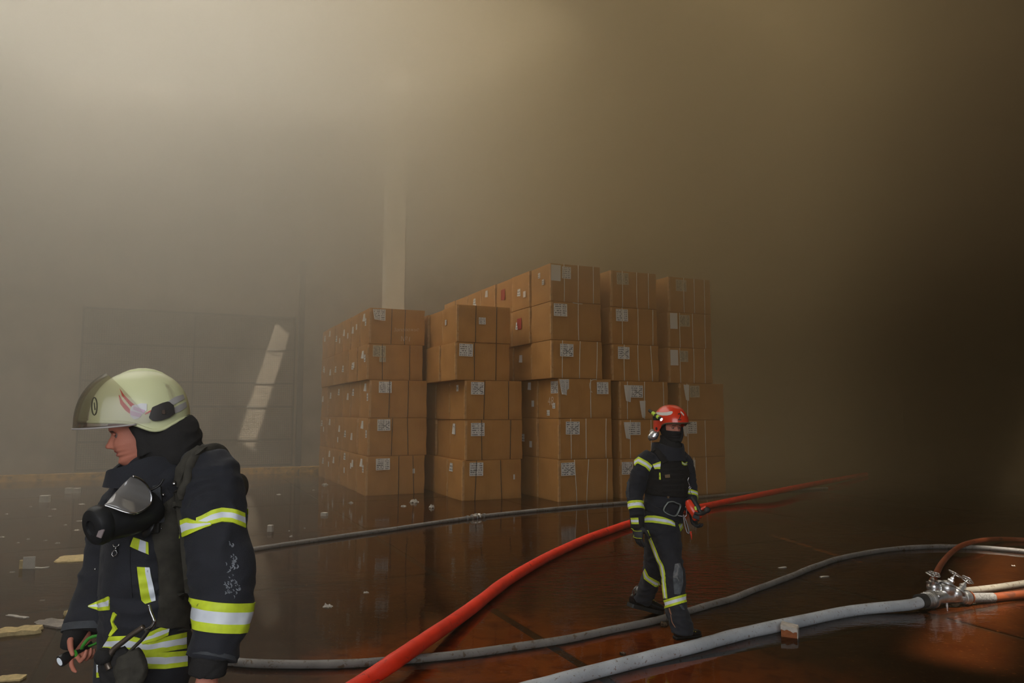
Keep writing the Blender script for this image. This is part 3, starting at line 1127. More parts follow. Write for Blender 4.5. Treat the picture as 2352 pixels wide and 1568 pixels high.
    lath('foot', [(.013, 0), (.010, .05)], (.10, -.03, .0), Z)
    lath('foot', [(.013, 0), (.010, .05)], (.18, .06, .0), Z)
    return t


VALVE = build_valve()


def vpt(x, y, z):
    a = math.atan2(VD.y, VD.x)
    return Vector((VO.x + x * math.cos(a) - y * math.sin(a), VO.y + x * math.sin(a) + y * math.cos(a), z))


H = VO.z
p0 = vpt(.375, -.062, H - .02)
p1 = vpt(.66, -.10, H - .04)
DARKSLEEVE = mat('wet_grey_sleeve', (0.20, 0.19, 0.18), 0.35, noise_amt=0.5, noise_scale=60, bump=0.003, bump_scale=70)
pts = crom([tuple(p1 - (p1 - p0) * .05), tuple(vpt(1.0, -.14, .042)), tuple(vpt(1.7, -.22, .040)), tuple(vpt(2.6, -.30, .040)), tuple(vpt(3.3, -.3, .040))], 8)
oh = tube('fire_hose', pts, .038, ORANGE_HOSE, seg=14)
tag(oh, 'short orange hose leaving the front outlet of the dividing valve through a grey sleeve', 'hose')
bm = bmesh.new()
sl = crom([tuple(p0), tuple((p0 + p1) / 2), tuple(p1)], 6)
tube_bm(bm, sl, .043, 16)
linked('sleeve', bm_mesh(bm, True, angle=50), DARKSLEEVE, oh)
p0 = vpt(.33, .142, H - .005)
pts = crom([tuple(p0), tuple(vpt(.6, .15, .055)), tuple(vpt(1.2, .14, .036)), tuple(vpt(2.6, .10, .036)), tuple(vpt(3.3, .12, .036))], 8)
gh = tube('fire_hose', pts, .033, hose_mat('tan_hose_jacket', (0.26, 0.23, 0.18), (0.12, 0.08, 0.05), .56, .68, 26), seg=14)
tag(gh, 'tan hose leaving the rear outlet of the dividing valve', 'hose')


# ------------------------------------------------------------------ broken brick, scraps on the water
FOAM = mat('yellow_insulation_foam', (0.55, 0.42, 0.20), 0.9, noise_amt=0.2, noise_scale=25, bump=0.006, bump_scale=50)
PAPERW = mat('wet_white_paper', (0.48, 0.44, 0.38), 0.7, noise_amt=0.1, noise_scale=20)
PLASTIC = mat('grey_plastic_film', (0.24, 0.21, 0.18), 0.35, noise_amt=0.4, noise_scale=20, bump=0.004, bump_scale=40)
CLUMP = mat('wet_brown_clump', (0.10, 0.06, 0.03), 0.6, noise_amt=0.5, noise_scale=40, bump=0.006, bump_scale=60)
BRICKM = mat('orange_brick_face', (0.36, 0.11, 0.035), 0.85, noise_amt=0.2, noise_scale=30, bump=0.003, bump_scale=120)
MORTAR = mat('white_limewash', (0.60, 0.54, 0.47), 0.9, noise_amt=0.15, noise_scale=30, bump=0.003, bump_scale=90)


def slab_scrap(w, d, h, seed, ragged=0.25, warp=0.0, m=FOAM):
    """ragged flat piece, w x d, h thick, base at z=0"""
    rr = random.Random(seed)
    n = 22
    bm = bmesh.new()
    rings = []
    for lev, (sc, z) in enumerate(((0.94, 0), (1.0, h * .45), (0.97, h * .85), (0.6, h), (0.25, h * 1.04))):
        ring = []
        for k in range(n):
            a = 2 * math.pi * k / n
            sq = 1.0 / max(abs(math.cos(a)), abs(math.sin(a))) ** 0.75
            r = sq * (1 + ragged * mnoise.noise(Vector((math.cos(a) * 2.3, math.sin(a) * 2.3, seed * 1.7)))) * (1 + .12 * rr.uniform(-1, 1) * ragged * 3)
            x, y = math.cos(a) * r * sc * w / 2.1, math.sin(a) * r * sc * d / 2.1
            zz = z + (h * .35 * mnoise.noise(Vector((x * 14, y * 14, seed))) if lev > 1 else 0) + warp * max(0, x / w) ** 2 * w * 2
            ring.append(bm.verts.new((x, y, max(0.0, zz))))
        rings.append(ring)
    for A, B in zip(rings, rings[1:]):
        for k in range(n):
            bm.faces.new((A[k], A[(k + 1) % n], B[(k + 1) % n], B[k]))
    bm.faces.new(rings[0][::-1])
    bm.faces.new(rings[-1])
    me = bm_mesh(bm, True, angle=40)
    me.materials.append(m)
    return me


def crumple(w, d, h, seed, m=PAPERW):
    bm = bmesh.new()
    n = 6
    vs = {}
    for i in range(n + 1):
        for k in range(n + 1):
            x, y = (i / n - .5) * w, (k / n - .5) * d
            q = Vector((i * .9, k * .9, seed * 3.3))
            vs[i, k] = bm.verts.new((x + w * .12 * mnoise.noise(q + Vector((5, 0, 0))), y + d * .12 * mnoise.noise(q + Vector((0, 5, 0))), h * (.5 + .9 * mnoise.noise(q)) * (1 if 0 < i < n and 0 < k < n else .4) + .01))
    for i in range(n):
        for k in range(n):
            bm.faces.new((vs[i, k], vs[i + 1, k], vs[i + 1, k + 1], vs[i, k + 1]))
    r = bmesh.ops.extrude_face_region(bm, geom=bm.faces[:])
    for v in [g for g in r['geom'] if isinstance(g, bmesh.types.BMVert)]:
        v.co.z -= .004
    zmin = min(v.co.z for v in bm.verts)
    for v in bm.verts:
        v.co.z -= zmin
    bmesh.ops.recalc_face_normals(bm, faces=bm.faces[:])
    me = bm_mesh(bm)
    me.materials.append(m)
    return me


def scrap(name, px, py, wpx, hpx, kind, label, cat, seed, rot=None, group=None):
    p = G(px, py + hpx * 0.5, 0.0)
    s = p.y / F / math.cos(0.05)
    w = wpx * s
    depth = max(0.03, hpx * 0.5 * p.y / HC * s) if kind != 'block' else w * .6
    h = max(.012, hpx * .45 * s)
    if kind == 'foam':
        me = slab_scrap(w, min(depth, w * 1.1), h, seed, .3)
    elif kind == 'board':
        me = slab_scrap(w, min(hpx * p.y / HC * s * .9, w), .03, seed, .10)
    elif kind == 'film':
        me = slab_scrap(w, min(depth, w * .9), .03, seed, .35, m=PLASTIC)
    elif kind == 'strip':
        me = slab_scrap(w, .04, .018, seed, .3, .05, m=PAPERW)
    elif kind == 'paper':
        me = crumple(w, w * .7, hpx * s * .8, seed)
    elif kind == 'clump':
        me = slab_scrap(w, w * .8, hpx * s * .8, seed, .6, m=CLUMP)
    elif kind == 'block':
        bm = bmesh.new()
        box_bm(bm, (0, 0, hpx * s / 2), (w, w * .7, hpx * s), None, .006)
        for v in bm.verts:
            v.co += Vector((mnoise.noise(v.co * 9), mnoise.noise(v.co * 9 + Vector((3, 0, 0))), 0)) * w * .06
        me = bm_mesh(bm)
        me.materials.append(PAPERW)
    o = linked(name, me, None, None, (p.x, p.y, 0.001))
    o.rotation_euler = (0, 0, R.uniform(-.4, .4) if rot is None else rot)
    tag(o, label, cat, group)
    return o


def build_debris():
    # half brick leaning on the pale hose
    p = G(1806, 1462)
    t = thing('broken_brick', 'broken orange brick with whitewashed end standing in water at the pale hose', 'brick', (p.x, p.y - .06, 0), -0.45)
    t.scale = (1.12, 1.12, .80)
    s = p.y / F
    bm = bmesh.new()
    box_bm(bm, (0, .045, .056), (.105, .09, .112), None, .004, 1)
    for v in bm.verts:
        if v.co.z > .08:
            v.co.z += -.010 * (v.co.x / .05)
    linked('brick_body', bm_mesh(bm), BRICKM, t)
    bm = bmesh.new()
    vs = []
    n = 12
    for k in range(n + 1):
        x = -.054 + .108 * k / n
        top = .118 - .010 * (x / .05)
        vs.append((x, top, top - .040 - .007 * math.sin(k * .9) - .003 * math.cos(k * 2.1)))
    A = [bm.verts.new((x, -.004, a)) for x, a, b in vs]
    B = [bm.verts.new((x, -.004, b)) for x, a, b in vs]
    A2 = [bm.verts.new((x, .001, a)) for x, a, b in vs]
    B2 = [bm.verts.new((x, .001, b)) for x, a, b in vs]
    T = [bm.verts.new((x, .094, a + .002)) for x, a, b in vs]
    for k in range(n):
        bm.faces.new((B[k], B[k + 1], A[k + 1], A[k]))
        bm.faces.new((B2[k], B2[k + 1], B[k + 1], B[k]))
        bm.faces.new((A[k], A[k + 1], T[k + 1], T[k]))
    bmesh.ops.recalc_face_normals(bm, faces=bm.faces[:])
    box_bm(bm, (.0555, .045, .052), (.005, .09, .10))
    linked('limewash_crust', bm_mesh(bm), MORTAR, t)
    # card standing upright in the water at the left
    p = G(66, 1308)
    s = p.y / F
    t = thing('standing_card', 'upright white card standing in the water on the left', 'card', (p.x, p.y, 0), 0.15)
    bm = bmesh.new()
    box_bm(bm, (0, 0, .075), (.125, .012, .135), None, .002)
    linked('card_face', bm_mesh(bm), PAPERW, t)
    bm = bmesh.new()
    box_bm(bm, (-.085, .02, .055), (.04, .03, .10), None, .004)
    linked('foam_edge', bm_mesh(bm), FOAM, t)
    big = [
        ('foam_chunk', 47, 1441, 88, 30, 'foam', 'largest yellow insulation foam chunk lying far left on the water', 'foam'),
        ('foam_chunk', 165, 1399, 26, 30, 'foam', 'upright yellow foam chunk against the dark sleeve of the left firefighter', 'foam'),
        ('foam_chunk', 176, 1372, 16, 34, 'foam', 'narrow pale foam piece above the upright chunk by the left firefighter', 'foam'),
        ('foam_board', 176, 1277, 84, 17, 'board', 'flat yellow foam board floating behind the left firefighter', 'foam'),
        ('plastic_film', 125, 1421, 104, 30, 'film', 'crumpled grey plastic film between two foam chunks', 'film'),
        ('debris_strip', 38, 1414, 72, 9, 'strip', 'long pale strip behind the largest foam chunk', 'strip'),
        ('debris_strip', 88, 1303, 46, 7, 'strip', 'pale strip lying at the foot of the upright card', 'strip'),
        ('foam_chunk', 574, 1392, 16, 26, 'foam', 'small foam crumb right of the left firefighter sleeve', 'foam'),
        ('foam_chunk', 26, 1558, 60, 12, 'board', 'submerged foam piece at the bottom left edge', 'foam'),
        ('paper_scrap', 583, 1307, 9, 12, 'paper', 'tiny white scrap just right of the left firefighter elbow', 'paper'),
        ('paper_scrap', 753, 1390, 20, 11, 'paper', 'bright white paper scrap alone on the open water', 'paper'),
        ('paper_scrap', 841, 1360, 12, 6, 'paper', 'small tan scrap right of the bright white one', 'paper'),
        ('paper_scrap', 927, 1161, 11, 6, 'paper', 'flat white scrap before the leftmost stack of cartons', 'paper'),
        ('paper_scrap', 991, 1161, 11, 13, 'paper', 'pointed white scrap before the gap between first two stacks', 'paper'),
        ('paper_scrap', 951, 1149, 18, 12, 'paper', 'crumpled wrapper at the foot of the leftmost stack', 'paper'),
        ('rubble_block', 745, 1181, 14, 8, 'block', 'low pale block on the water before the leftmost stack', 'rubble'),
        ('rubble_block', 621, 1214, 12, 16, 'block', 'small pale box standing by the thin hose on the left', 'rubble'),
        ('rubble_block', 103, 1146, 19, 16, 'block', 'grey block far back on the left, nearest of three', 'rubble'),
        ('rubble_block', 158, 1127, 14, 13, 'block', 'grey block far back, left one of a pair', 'rubble'),
        ('rubble_block', 176, 1127, 14, 12, 'block', 'grey block far back, right one of a pair', 'rubble'),
        ('mud_clump', 1525, 1433, 15, 12, 'clump', 'small brown clump behind the front boot of the walking firefighter', 'clump'),
        ('mud_clump', 1430, 1500, 12, 8, 'clump', 'small brown clump below the thin grey hose', 'clump'),
        ('debris_strip', 1797, 1303, 22, 5, 'strip', 'pale sliver floating right of the walking firefighter', 'strip'),
        ('debris_strip', 1893, 1324, 24, 5, 'strip', 'pale sliver floating beneath the curve of the grey hose', 'strip'),
        ('paper_scrap', 668, 1231, 7, 6, 'paper', 'tiny white scrap beside the thin far hose', 'paper'),
        ('paper_scrap', 806, 1153, 10, 7, 'paper', 'pale scrap at the back corner of the leftmost stack', 'paper'),
        ('paper_scrap', 746, 1110, 12, 9, 'paper', 'pale scrap beside the end of the yellow kerb', 'paper'),
        ('paper_scrap', 2328, 1299, 8, 4, 'paper', 'tiny sunlit scrap at the right edge beyond the valve', 'paper'),
    ]
    for i, (nm, px, py, w, h, k, lab, cat) in enumerate(big):
        scrap(nm, px, py, w, h, k, lab, cat, i + 3)
    # crumbs strewn over the water on the left: nothing tells them apart
    for i, (px, py, w) in enumerate([(5, 1233, 12), (64, 1238, 9), (104, 1241, 10), (132, 1247, 13), (28, 1314, 12), (98, 1379, 14), (176, 1217, 18), (182, 1196, 16), (114, 1185, 9),
                                     (188, 1157, 18), (124, 1169, 12), (664, 1219, 5), (700, 1213, 5), (42, 1246, 8), (560, 1130, 9), (640, 1135, 12), (720, 1125, 7), (15, 1180, 8), (70, 1163, 7), (150, 1205, 9)]):
        scrap('litter_crumb', px, py, w * .8, 3.5, 'paper', 'tiny pale crumb of litter floating on the water at the left', 'litter', 40 + i, group='crumbs strewn over the water')


build_debris()


# ------------------------------------------------------------------ tools for the figures
CAMP = Vector((0, 0, HC))
NAVY = mat('navy_turnout_cloth', (0.0135, 0.0150, 0.0215), 0.85, noise_amt=0.25, noise_scale=9, bump=0.0015, bump_scale=260, sheen=0.05)
BLACKC = mat('black_cloth', (0.014, 0.013, 0.013), 0.9, noise_amt=0.2, noise_scale=12, bump=0.0012, bump_scale=300)
OLIVE = mat('worn_strap_cloth', (0.040, 0.036, 0.027), 0.85, noise_amt=0.3, noise_scale=30, bump=0.001, bump_scale=300)
GREYC = mat('grey_cuff_cloth', (0.055, 0.060, 0.068), 0.85, noise_amt=0.2, noise_scale=30, bump=0.001, bump_scale=300)
YEL = mat('yellow_tape', (0.66, 0.80, 0.035), 0.6, noise_amt=0.15, noise_scale=25, dirt=((0.10, 0.11, 0.02), 0.66, 0.74, 26))
SIL = mat('silver_tape', (0.80, 0.85, 0.93), 0.4, metal=0.0, noise_amt=0.10, noise_scale=18, dirt=((0.12, 0.12, 0.13), 0.68, 0.75, 22))
SKIN = mat('skin', (0.56, 0.205, 0.135), 0.55, noise_amt=0.12, noise_scale=14, bump=0.0006, bump_scale=400)
LIPS = mat('lips', (0.36, 0.10, 0.08), 0.5)
EYEW = mat('shaded_eye_white', (0.22, 0.17, 0.15), 0.3)  # eye white darkened: shadow over the eyes put into the colour
IRIS = mat('iris', (0.05, 0.06, 0.07), 0.2)
BROW = mat('eyebrow', (0.10, 0.055, 0.035), 0.9)
STEEL = mat('bright_steel', (0.60, 0.60, 0.62), 0.22, metal=1.0)
LEATHER = mat('black_boot_leather', (0.012, 0.012, 0.013), 0.22, bump=0.002, bump_scale=30, coat=0.4)


def adopt(o, parent):
    def world(q):
        if q is None:
            return Matrix.Identity(4)
        return world(q.parent) @ q.matrix_parent_inverse @ Matrix.LocRotScale(q.location, q.rotation_euler, q.scale)
    o.parent = parent
    o.matrix_parent_inverse = world(parent).inverted()
    return o


def put(name, me, m, parent):
    return adopt(linked(name, me, m), parent)


def loft_bm(bm, st, seg=20, n=4, cap=True):
    """st: (centre, side axis, r along side, r across) stations; smooth loft with elliptical sections"""
    rows = [tuple(c) + tuple(s) + (a, b) for c, s, a, b in st]
    sm = crom(rows, n)
    rings = []
    for i, q in enumerate(sm):
        c = Vector(q[:3])
        t = Vector(sm[min(i + 1, len(sm) - 1)][:3]) - Vector(sm[max(i - 1, 0)][:3])
        t.normalize()
        s = Vector(q[3:6])
        s = (s - t * s.dot(t)).normalized()
        u = t.cross(s)
        rings.append([bm.verts.new(c + s * (math.cos(2 * math.pi * k / seg) * q[6]) + u * (math.sin(2 * math.pi * k / seg) * q[7])) for k in range(seg)])
    for A, B in zip(rings, rings[1:]):
        for k in range(seg):
            bm.faces.new((A[k], A[(k + 1) % seg], B[(k + 1) % seg], B[k]))
    if cap:
        for rg, sgn in ((rings[0], -1), (rings[-1], 1)):
            c = sum((v.co for v in rg), Vector()) / seg
            cv = bm.verts.new(c)
            for k in range(seg):
                bm.faces.new((rg[k], rg[(k + 1) % seg], cv))
    return bm


def fuse(bm, voxel, smooth=3, wrinkle=None, name='body'):
    """fuse overlapping closed shells into one continuous surface"""
    bmesh.ops.recalc_face_normals(bm, faces=bm.faces[:])
    me = bm_mesh(bm)
    o = bpy.data.objects.new('tmp', me)
    C.objects.link(o)
    md = o.modifiers.new('r', 'REMESH')
    md.mode = 'VOXEL'
    md.voxel_size = voxel
    if smooth:
        s = o.modifiers.new('s', 'SMOOTH')
        s.iterations = smooth
    dg = bpy.context.evaluated_depsgraph_get()
    m2 = bpy.data.meshes.new_from_object(o.evaluated_get(dg))
    bpy.data.objects.remove(o)
    if wrinkle:
        amp, scale, st = wrinkle
        nrms = [v.normal.copy() for v in m2.vertices]
        for v, vn in zip(m2.vertices, nrms):
            p = v.co.copy()
            q = Vector((p.x * scale, p.y * scale, p.z * scale * st))
            k = mnoise.noise(q + 1.5 * Vector((mnoise.noise(q * .5), mnoise.noise(q * .5 + Vector((7, 1, 3))), mnoise.noise(q * .5 + Vector((1, 9, 4))))))
            k = 1 - 2.2 * abs(k)
            f = mnoise.noise(q * 3.1 + Vector((4, 4, 4)))
            v.co = p + vn * (amp * (k * .8 + f * .3 - .5))
    m2.polygons.foreach_set('use_smooth', [True] * len(m2.polygons))
    m2.name = name
    return m2


def bvh_of(*mes):
    vs, fs = [], []
    for me in mes:
        off = len(vs)
        vs += [v.co.copy() for v in me.vertices]
        fs += [tuple(i + off for i in p.vertices) for p in me.polygons]
    return BVHTree.FromPolygons(vs, fs)


def resample(pl, n):
    L = [0]
    for a, b in zip(pl, pl[1:]):
        L.append(L[-1] + math.dist(a, b))
    out = []
    for k in range(n):
        d = L[-1] * k / (n - 1)
        i = max(0, min(len(pl) - 2, next((j for j in range(len(L) - 1) if L[j + 1] >= d - 1e-9), len(pl) - 2)))
        t = (d - L[i]) / max(1e-9, L[i + 1] - L[i])
        out.append(tuple(a + (b - a) * t for a, b in zip(pl[i], pl[i + 1])))
    return out


def onto(bvh, px, py, guess):
    """point and normal of the surface seen at a pixel; past the outline the nearest point of the surface"""
    d = ray(px, py).normalized()
    hit = bvh.ray_cast(CAMP, d)
    if hit[0] is not None and hit[3] < guess * 1.25 + 0.3:
        return hit[0], (-hit[1] if hit[1].dot(d) > 0 else hit[1]), hit[3]
    p = CAMP + d * guess
    q, nrm, _, _ = bvh.find_nearest(p)
    return q, nrm, (q - CAMP).length


def patch(name, bvh, edge_a, edge_b, parent, m, th=0.004, n=14, rows=4, split=None, smooth=True, guess=None):
    """cloth patch lying on a surface between two edges; split gives the material border rows, m then a list"""
    A, B = resample(edge_a, n), resample(edge_b, n)
    bm = bmesh.new()
    top, bot = {}, {}
    cx = sum(p[0] for p in A + B) / (2 * n)
    cy = sum(p[1] for p in A + B) / (2 * n)
    if guess is None:
        h = bvh.ray_cast(CAMP, ray(cx, cy).normalized())
        guess = h[3] if h[0] is not None else 3.0
    fr = [k / rows for k in range(rows + 1)]
    if split:
        fr = sorted(set(fr) | set(split))
    for i in range(n):
        for k, f in enumerate(fr):
            px = A[i][0] + (B[i][0] - A[i][0]) * f
            py = A[i][1] + (B[i][1] - A[i][1]) * f
            q, nr, g = onto(bvh, px, py, guess)
            top[i, k] = bm.verts.new(q + nr * th)
            bot[i, k] = bm.verts.new(q - nr * 0.002)
    K = len(fr) - 1
    for i in range(n - 1):
        for k in range(K):
            f = bm.faces.new((top[i, k], top[i + 1, k], top[i + 1, k + 1], top[i, k + 1]))
            if split:
                mid = (fr[k] + fr[k + 1]) / 2
                f.material_index = sum(1 for s in split if mid > s) % 2
    for i in range(n - 1):
        bm.faces.new((bot[i, 0], bot[i + 1, 0], top[i + 1, 0], top[i, 0]))
        bm.faces.new((bot[i, K], bot[i + 1, K], top[i + 1, K], top[i, K]))
    for k in range(K):
        bm.faces.new((bot[0, k], bot[0, k + 1], top[0, k + 1], top[0, k]))
        bm.faces.new((bot[n - 1, k], bot[n - 1, k + 1], top[n - 1, k + 1], top[n - 1, k]))
    bmesh.ops.recalc_face_normals(bm, faces=bm.faces[:])
    me = bm_mesh(bm, smooth, angle=55)
    return put(name, me, m, parent)


def tape(name, bvh, a, b, parent, **kw):
    return patch(name, bvh, a, b, parent, [YEL, SIL], split=[.30, .70], rows=6, **kw)


def band(name, bvh, c, nrm, width, parent, rmax, m=None, th=0.004, seg=40, split=(.30, .70), back_only=False):
    """band right round a limb: rays from the axis outwards find the cloth"""
    nrm = Vector(nrm).normalized()
    a = nrm.orthogonal().normalized()
    b = nrm.cross(a)
    bm = bmesh.new()
    fr = [0, split[0] * .5, split[0], .5, split[1], (1 + split[1]) / 2, 1]
    top, bot = {}, {}
    for i in range(seg):
        an = 2 * math.pi * i / seg
        d = a * math.cos(an) + b * math.sin(an)
        for k, f in enumerate(fr):
            o = Vector(c) + nrm * ((f - .5) * width)
            h = bvh.ray_cast(o, d)
            r = h[3] if h[0] is not None else rmax * .8
            r = min(r, rmax)
            top[i, k] = bm.verts.new(o + d * (r + th))
            bot[i, k] = bm.verts.new(o + d * (r - 0.003))
    K = len(fr) - 1
    for i in range(seg):
        j = (i + 1) % seg
        if back_only and (a * math.cos(2 * math.pi * (i + .5) / seg) + b * math.sin(2 * math.pi * (i + .5) / seg)).dot(Vector(c) - CAMP) < 0:
            continue
        for k in range(K):
            f = bm.faces.new((top[i, k], top[j, k], top[j, k + 1], top[i, k + 1]))
            mid = (fr[k] + fr[k + 1]) / 2
            f.material_index = 1 if (split[0] < mid < split[1] and m is None) else 0
        for k in (0, K):
            bm.faces.new((bot[i, k], bot[j, k], top[j, k], top[i, k]))
    bmesh.ops.recalc_face_normals(bm, faces=bm.faces[:])
    return put(name, bm_mesh(bm, True, angle=55), m or [YEL, SIL], parent)


def lerp_profile(tab, z):
    for (z0, v0), (z1, v1) in zip(tab, tab[1:]):
        if z0 <= z <= z1:
            t = (z - z0) / (z1 - z0)
            t = t * t * (3 - 2 * t) * .5 + t * .5
            return v0 + (v1 - v0) * t
    return tab[0][1] if z < tab[0][0] else tab[-1][1]


def head_mesh():
    """head in its own frame: x forward, y to the left, z up, origin between the ears, metres"""
    prof = [(-.125, .030), (-.112, .060), (-.100, .082), (-.088, .092), (-.078, .088), (-.070, .084), (-.061, .093), (-.053, .088), (-.045, .095), (-.036, .093),
            (-.032, .094), (.0, .088), (.018, .084), (.032, .092), (.050, .093), (.080, .078), (.105, .050), (.122, .0)]
    nose = [(-.125, 0), (-.040, 0), (-.034, .008), (-.027, .024), (-.018, .026), (-.005, .017), (.012, .007), (.024, .003), (.034, 0), (.122, 0)]
    wid = [(-.125, .022), (-.112, .034), (-.095, .046), (-.075, .057), (-.050, .064), (-.020, .069), (.010, .072), (.045, .076), (.080, .068), (.105, .045), (.122, .0)]
    back = [(-.125, -.030), (-.100, .00), (-.075, .030), (-.050, .060), (-.020, .085), (.020, .100), (.060, .096), (.100, .058), (.122, .0)]
    bm = bmesh.new()
    seg, rows = 72, 62
    rings = []
    for i in range(rows + 1):
        z = -.125 + .247 * i / rows
        fw, ns, w, bk = (lerp_profile(t, z) for t in (prof, nose, wid, back))
        ring = []
        for k in range(seg):
            a = 2 * math.pi * k / seg
            ca, sa = math.cos(a), math.sin(a)
            y = w * math.copysign(abs(sa) ** .9, sa)
            x = (fw if ca > 0 else bk) * math.copysign(abs(ca) ** (.72 if ca > 0 else .95), ca)
            if ca > 0:
                nw = .0085 + max(0, (-.012 - z)) * .45
                x += ns * math.exp(-(y / nw) ** 2)
                # eye sockets, cheeks, mouth
                for sy in (-1, 1):
                    ex = math.exp(-((y - sy * .031) / .014) ** 2 - ((z - .010) / .011) ** 2)
                    x -= .011 * ex
                    x += .004 * math.exp(-((y - sy * .040) / .018) ** 2 - ((z + .022) / .018) ** 2)
                    x += .004 * math.exp(-((y - sy * .028) / .020) ** 2 - ((z - .034) / .008) ** 2)
                    # nostril wings and mouth corner crease
                    x += .006 * math.exp(-((y - sy * .015) / .006) ** 2 - ((z + .027) / .007) ** 2)
                    x -= .003 * math.exp(-((y - sy * .026) / .006) ** 2 - ((z + .045) / .016) ** 2)
            ring.append(bm.verts.new((x, y, z)))
        rings.append(ring)
    for A, B in zip(rings, rings[1:]):
        for k in range(seg):
            f = bm.faces.new((A[k], A[(k + 1) % seg], B[(k + 1) % seg], B[k]))
            c = f.calc_center_median()
            if c.x > .07 and abs(c.y) < .024 and -.064 < c.z < -.042:
                f.material_index = 1
            if c.x > .05 and .012 < abs(c.y) < .046 and .024 + .1 * (abs(c.y) - .03) ** 2 < c.z < .031:
                f.material_index = 2
    bm.faces.new(rings[0][::-1])
    bm.faces.new(rings[-1])
    bmesh.ops.recalc_face_normals(bm, faces=bm.faces[:])
    return bm


def place_head(parent, M, name='head', ears=True):
    bm = head_mesh()
    bmesh.ops.transform(bm, matrix=M, verts=bm.verts[:])
    h = put(name, bm_mesh(bm, True), [SKIN, LIPS, BROW], parent)
    for sy in (-1, 1):
        bm = bmesh.new()
        bmesh.ops.create_uvsphere(bm, u_segments=16, v_segments=10, radius=.0125, matrix=Matrix.Translation((.0675, sy * .031, .010)))
        for f in bm.faces:
            c = f.calc_center_median()
            if (c - Vector((.0675 + .0125, sy * .031, .009))).length < .0062:
                f.material_index = 1
        bmesh.ops.transform(bm, matrix=M, verts=bm.verts[:])
        put('eye', bm_mesh(bm, True), [EYEW, IRIS], h)
        # upper lid
        bm = bmesh.new()
        pts = [Vector((.079 - 9 * (t * .015) ** 2, sy * (.031 + t * .0155), .0135 + .0035 * (1 - t * t))) for t in [k / 5 - 1 for k in range(11)]]
        tube_bm(bm, [M @ p for p in pts], .0045 * M.to_scale().x, 6)
        put('eyelid', bm_mesh(bm, True), SKIN, h)
        if not ears:
            continue
        # ear
        bm = bmesh.new()
        bmesh.ops.create_uvsphere(bm, u_segments=14, v_segments=10, radius=1, matrix=Matrix.Translation((-.008, sy * .076, -.005)) @ Matrix.Rotation(.25 * sy, 4, 'Z') @ Matrix.Diagonal((.018, .007, .032, 1)))
        bmesh.ops.transform(bm, matrix=M, verts=bm.verts[:])
        put('ear', bm_mesh(bm, True), SKIN, h)
    return h


def frame(origin, fwd, pitch=0.0, roll=0.0, scale=1.0):
    """matrix with x forward, y left, z up"""
    f = Vector(fwd).normalized()
    l = Vector((0, 0, 1)).cross(f).normalized()
    u = f.cross(l)
    M = Matrix((f, l, u)).transposed().to_4x4()
    return Matrix.Translation(Vector(origin)) @ M @ Matrix.Rotation(pitch, 4, 'Y') @ Matrix.Rotation(roll, 4, 'X') @ Matrix.Scale(scale, 4)


def hand(name, M, parent, m, curl=(.5, .6, .4), thumb=.5, side=1, fat=1.0, spread=.06, voxel=.0032, curls=None):
    """hand in its own frame: x towards the fingertips, y across (thumb on +y * side), z the back of the hand"""
    bm = bmesh.new()
    Yx = Vector((0, 1, 0))
    loft_bm(bm, [(Vector((-.030, 0, 0)), Yx, .028 * fat, .020 * fat), (Vector((0, 0, 0)), Yx, .031 * fat, .020 * fat), (Vector((.04, 0, .0)), Yx, .042 * fat, .018 * fat),
                 (Vector((.085, -.001 * side, .001)), Yx, .043 * fat, .014 * fat), (Vector((.094, 0, 0)), Yx, .036 * fat, .009 * fat)], 16)
    for i, (y, L, r) in enumerate(((.031, .078, .0092), (.011, .086, .0096), (-.010, .080, .0091), (-.029, .064, .0080))):
        r *= fat
        p = Vector((.070, y * side, 0))
        cu = curls[i] if curls else curl
        ang = 0
        pts = [p]
        rr = [r * 1.15]
        base = (y * side) * spread / .03
        q = Vector((.088, y * side, 0))
        pts.append(q)
        rr.append(r * 1.12)
        for frac, c in zip((.46, .30, .24), cu):
            ang += c
            d = Vector((math.cos(ang) * math.cos(base), math.sin(base) * math.cos(ang), -math.sin(ang)))
            mid = q + d * (L * frac * .5)
            q = q + d * (L * frac)
            pts += [mid, q]
            rr += [r * .98, r * 1.0]
            r *= .93
        rr[-1] = r * .75
        tube_bm(bm, pts, rr, 10)
        bmesh.ops.create_uvsphere(bm, u_segments=8, v_segments=6, radius=r * .85, matrix=Matrix.Translation(q))
    # thumb from the side of the palm near its base
    p = Vector((.012, .022 * side, -.004))
    d1 = Vector((.55, .80 * side, -.25 - .3 * thumb)).normalized()
    q = p + d1 * .042
    d2 = Vector((.85, .35 * side * (1 - thumb), -.25 - .6 * thumb)).normalized()
    q2 = q + d2 * .034
    d3 = Vector((.90, -.1 * side * thumb, -.25 - .7 * thumb)).normalized()
    q3 = q2 + d3 * .026
    tube_bm(bm, [p, q, q2, q3], [.016 * fat, .013 * fat, .011 * fat, .008 * fat], 10)
    bmesh.ops.create_uvsphere(bm, u_segments=8, v_segments=6, radius=.0085 * fat, matrix=Matrix.Translation(q3))
    bmesh.ops.transform(bm, matrix=M, verts=bm.verts[:])
    me = fuse(bm, voxel, 3)
    return put(name, me, m, parent), [M @ q3]


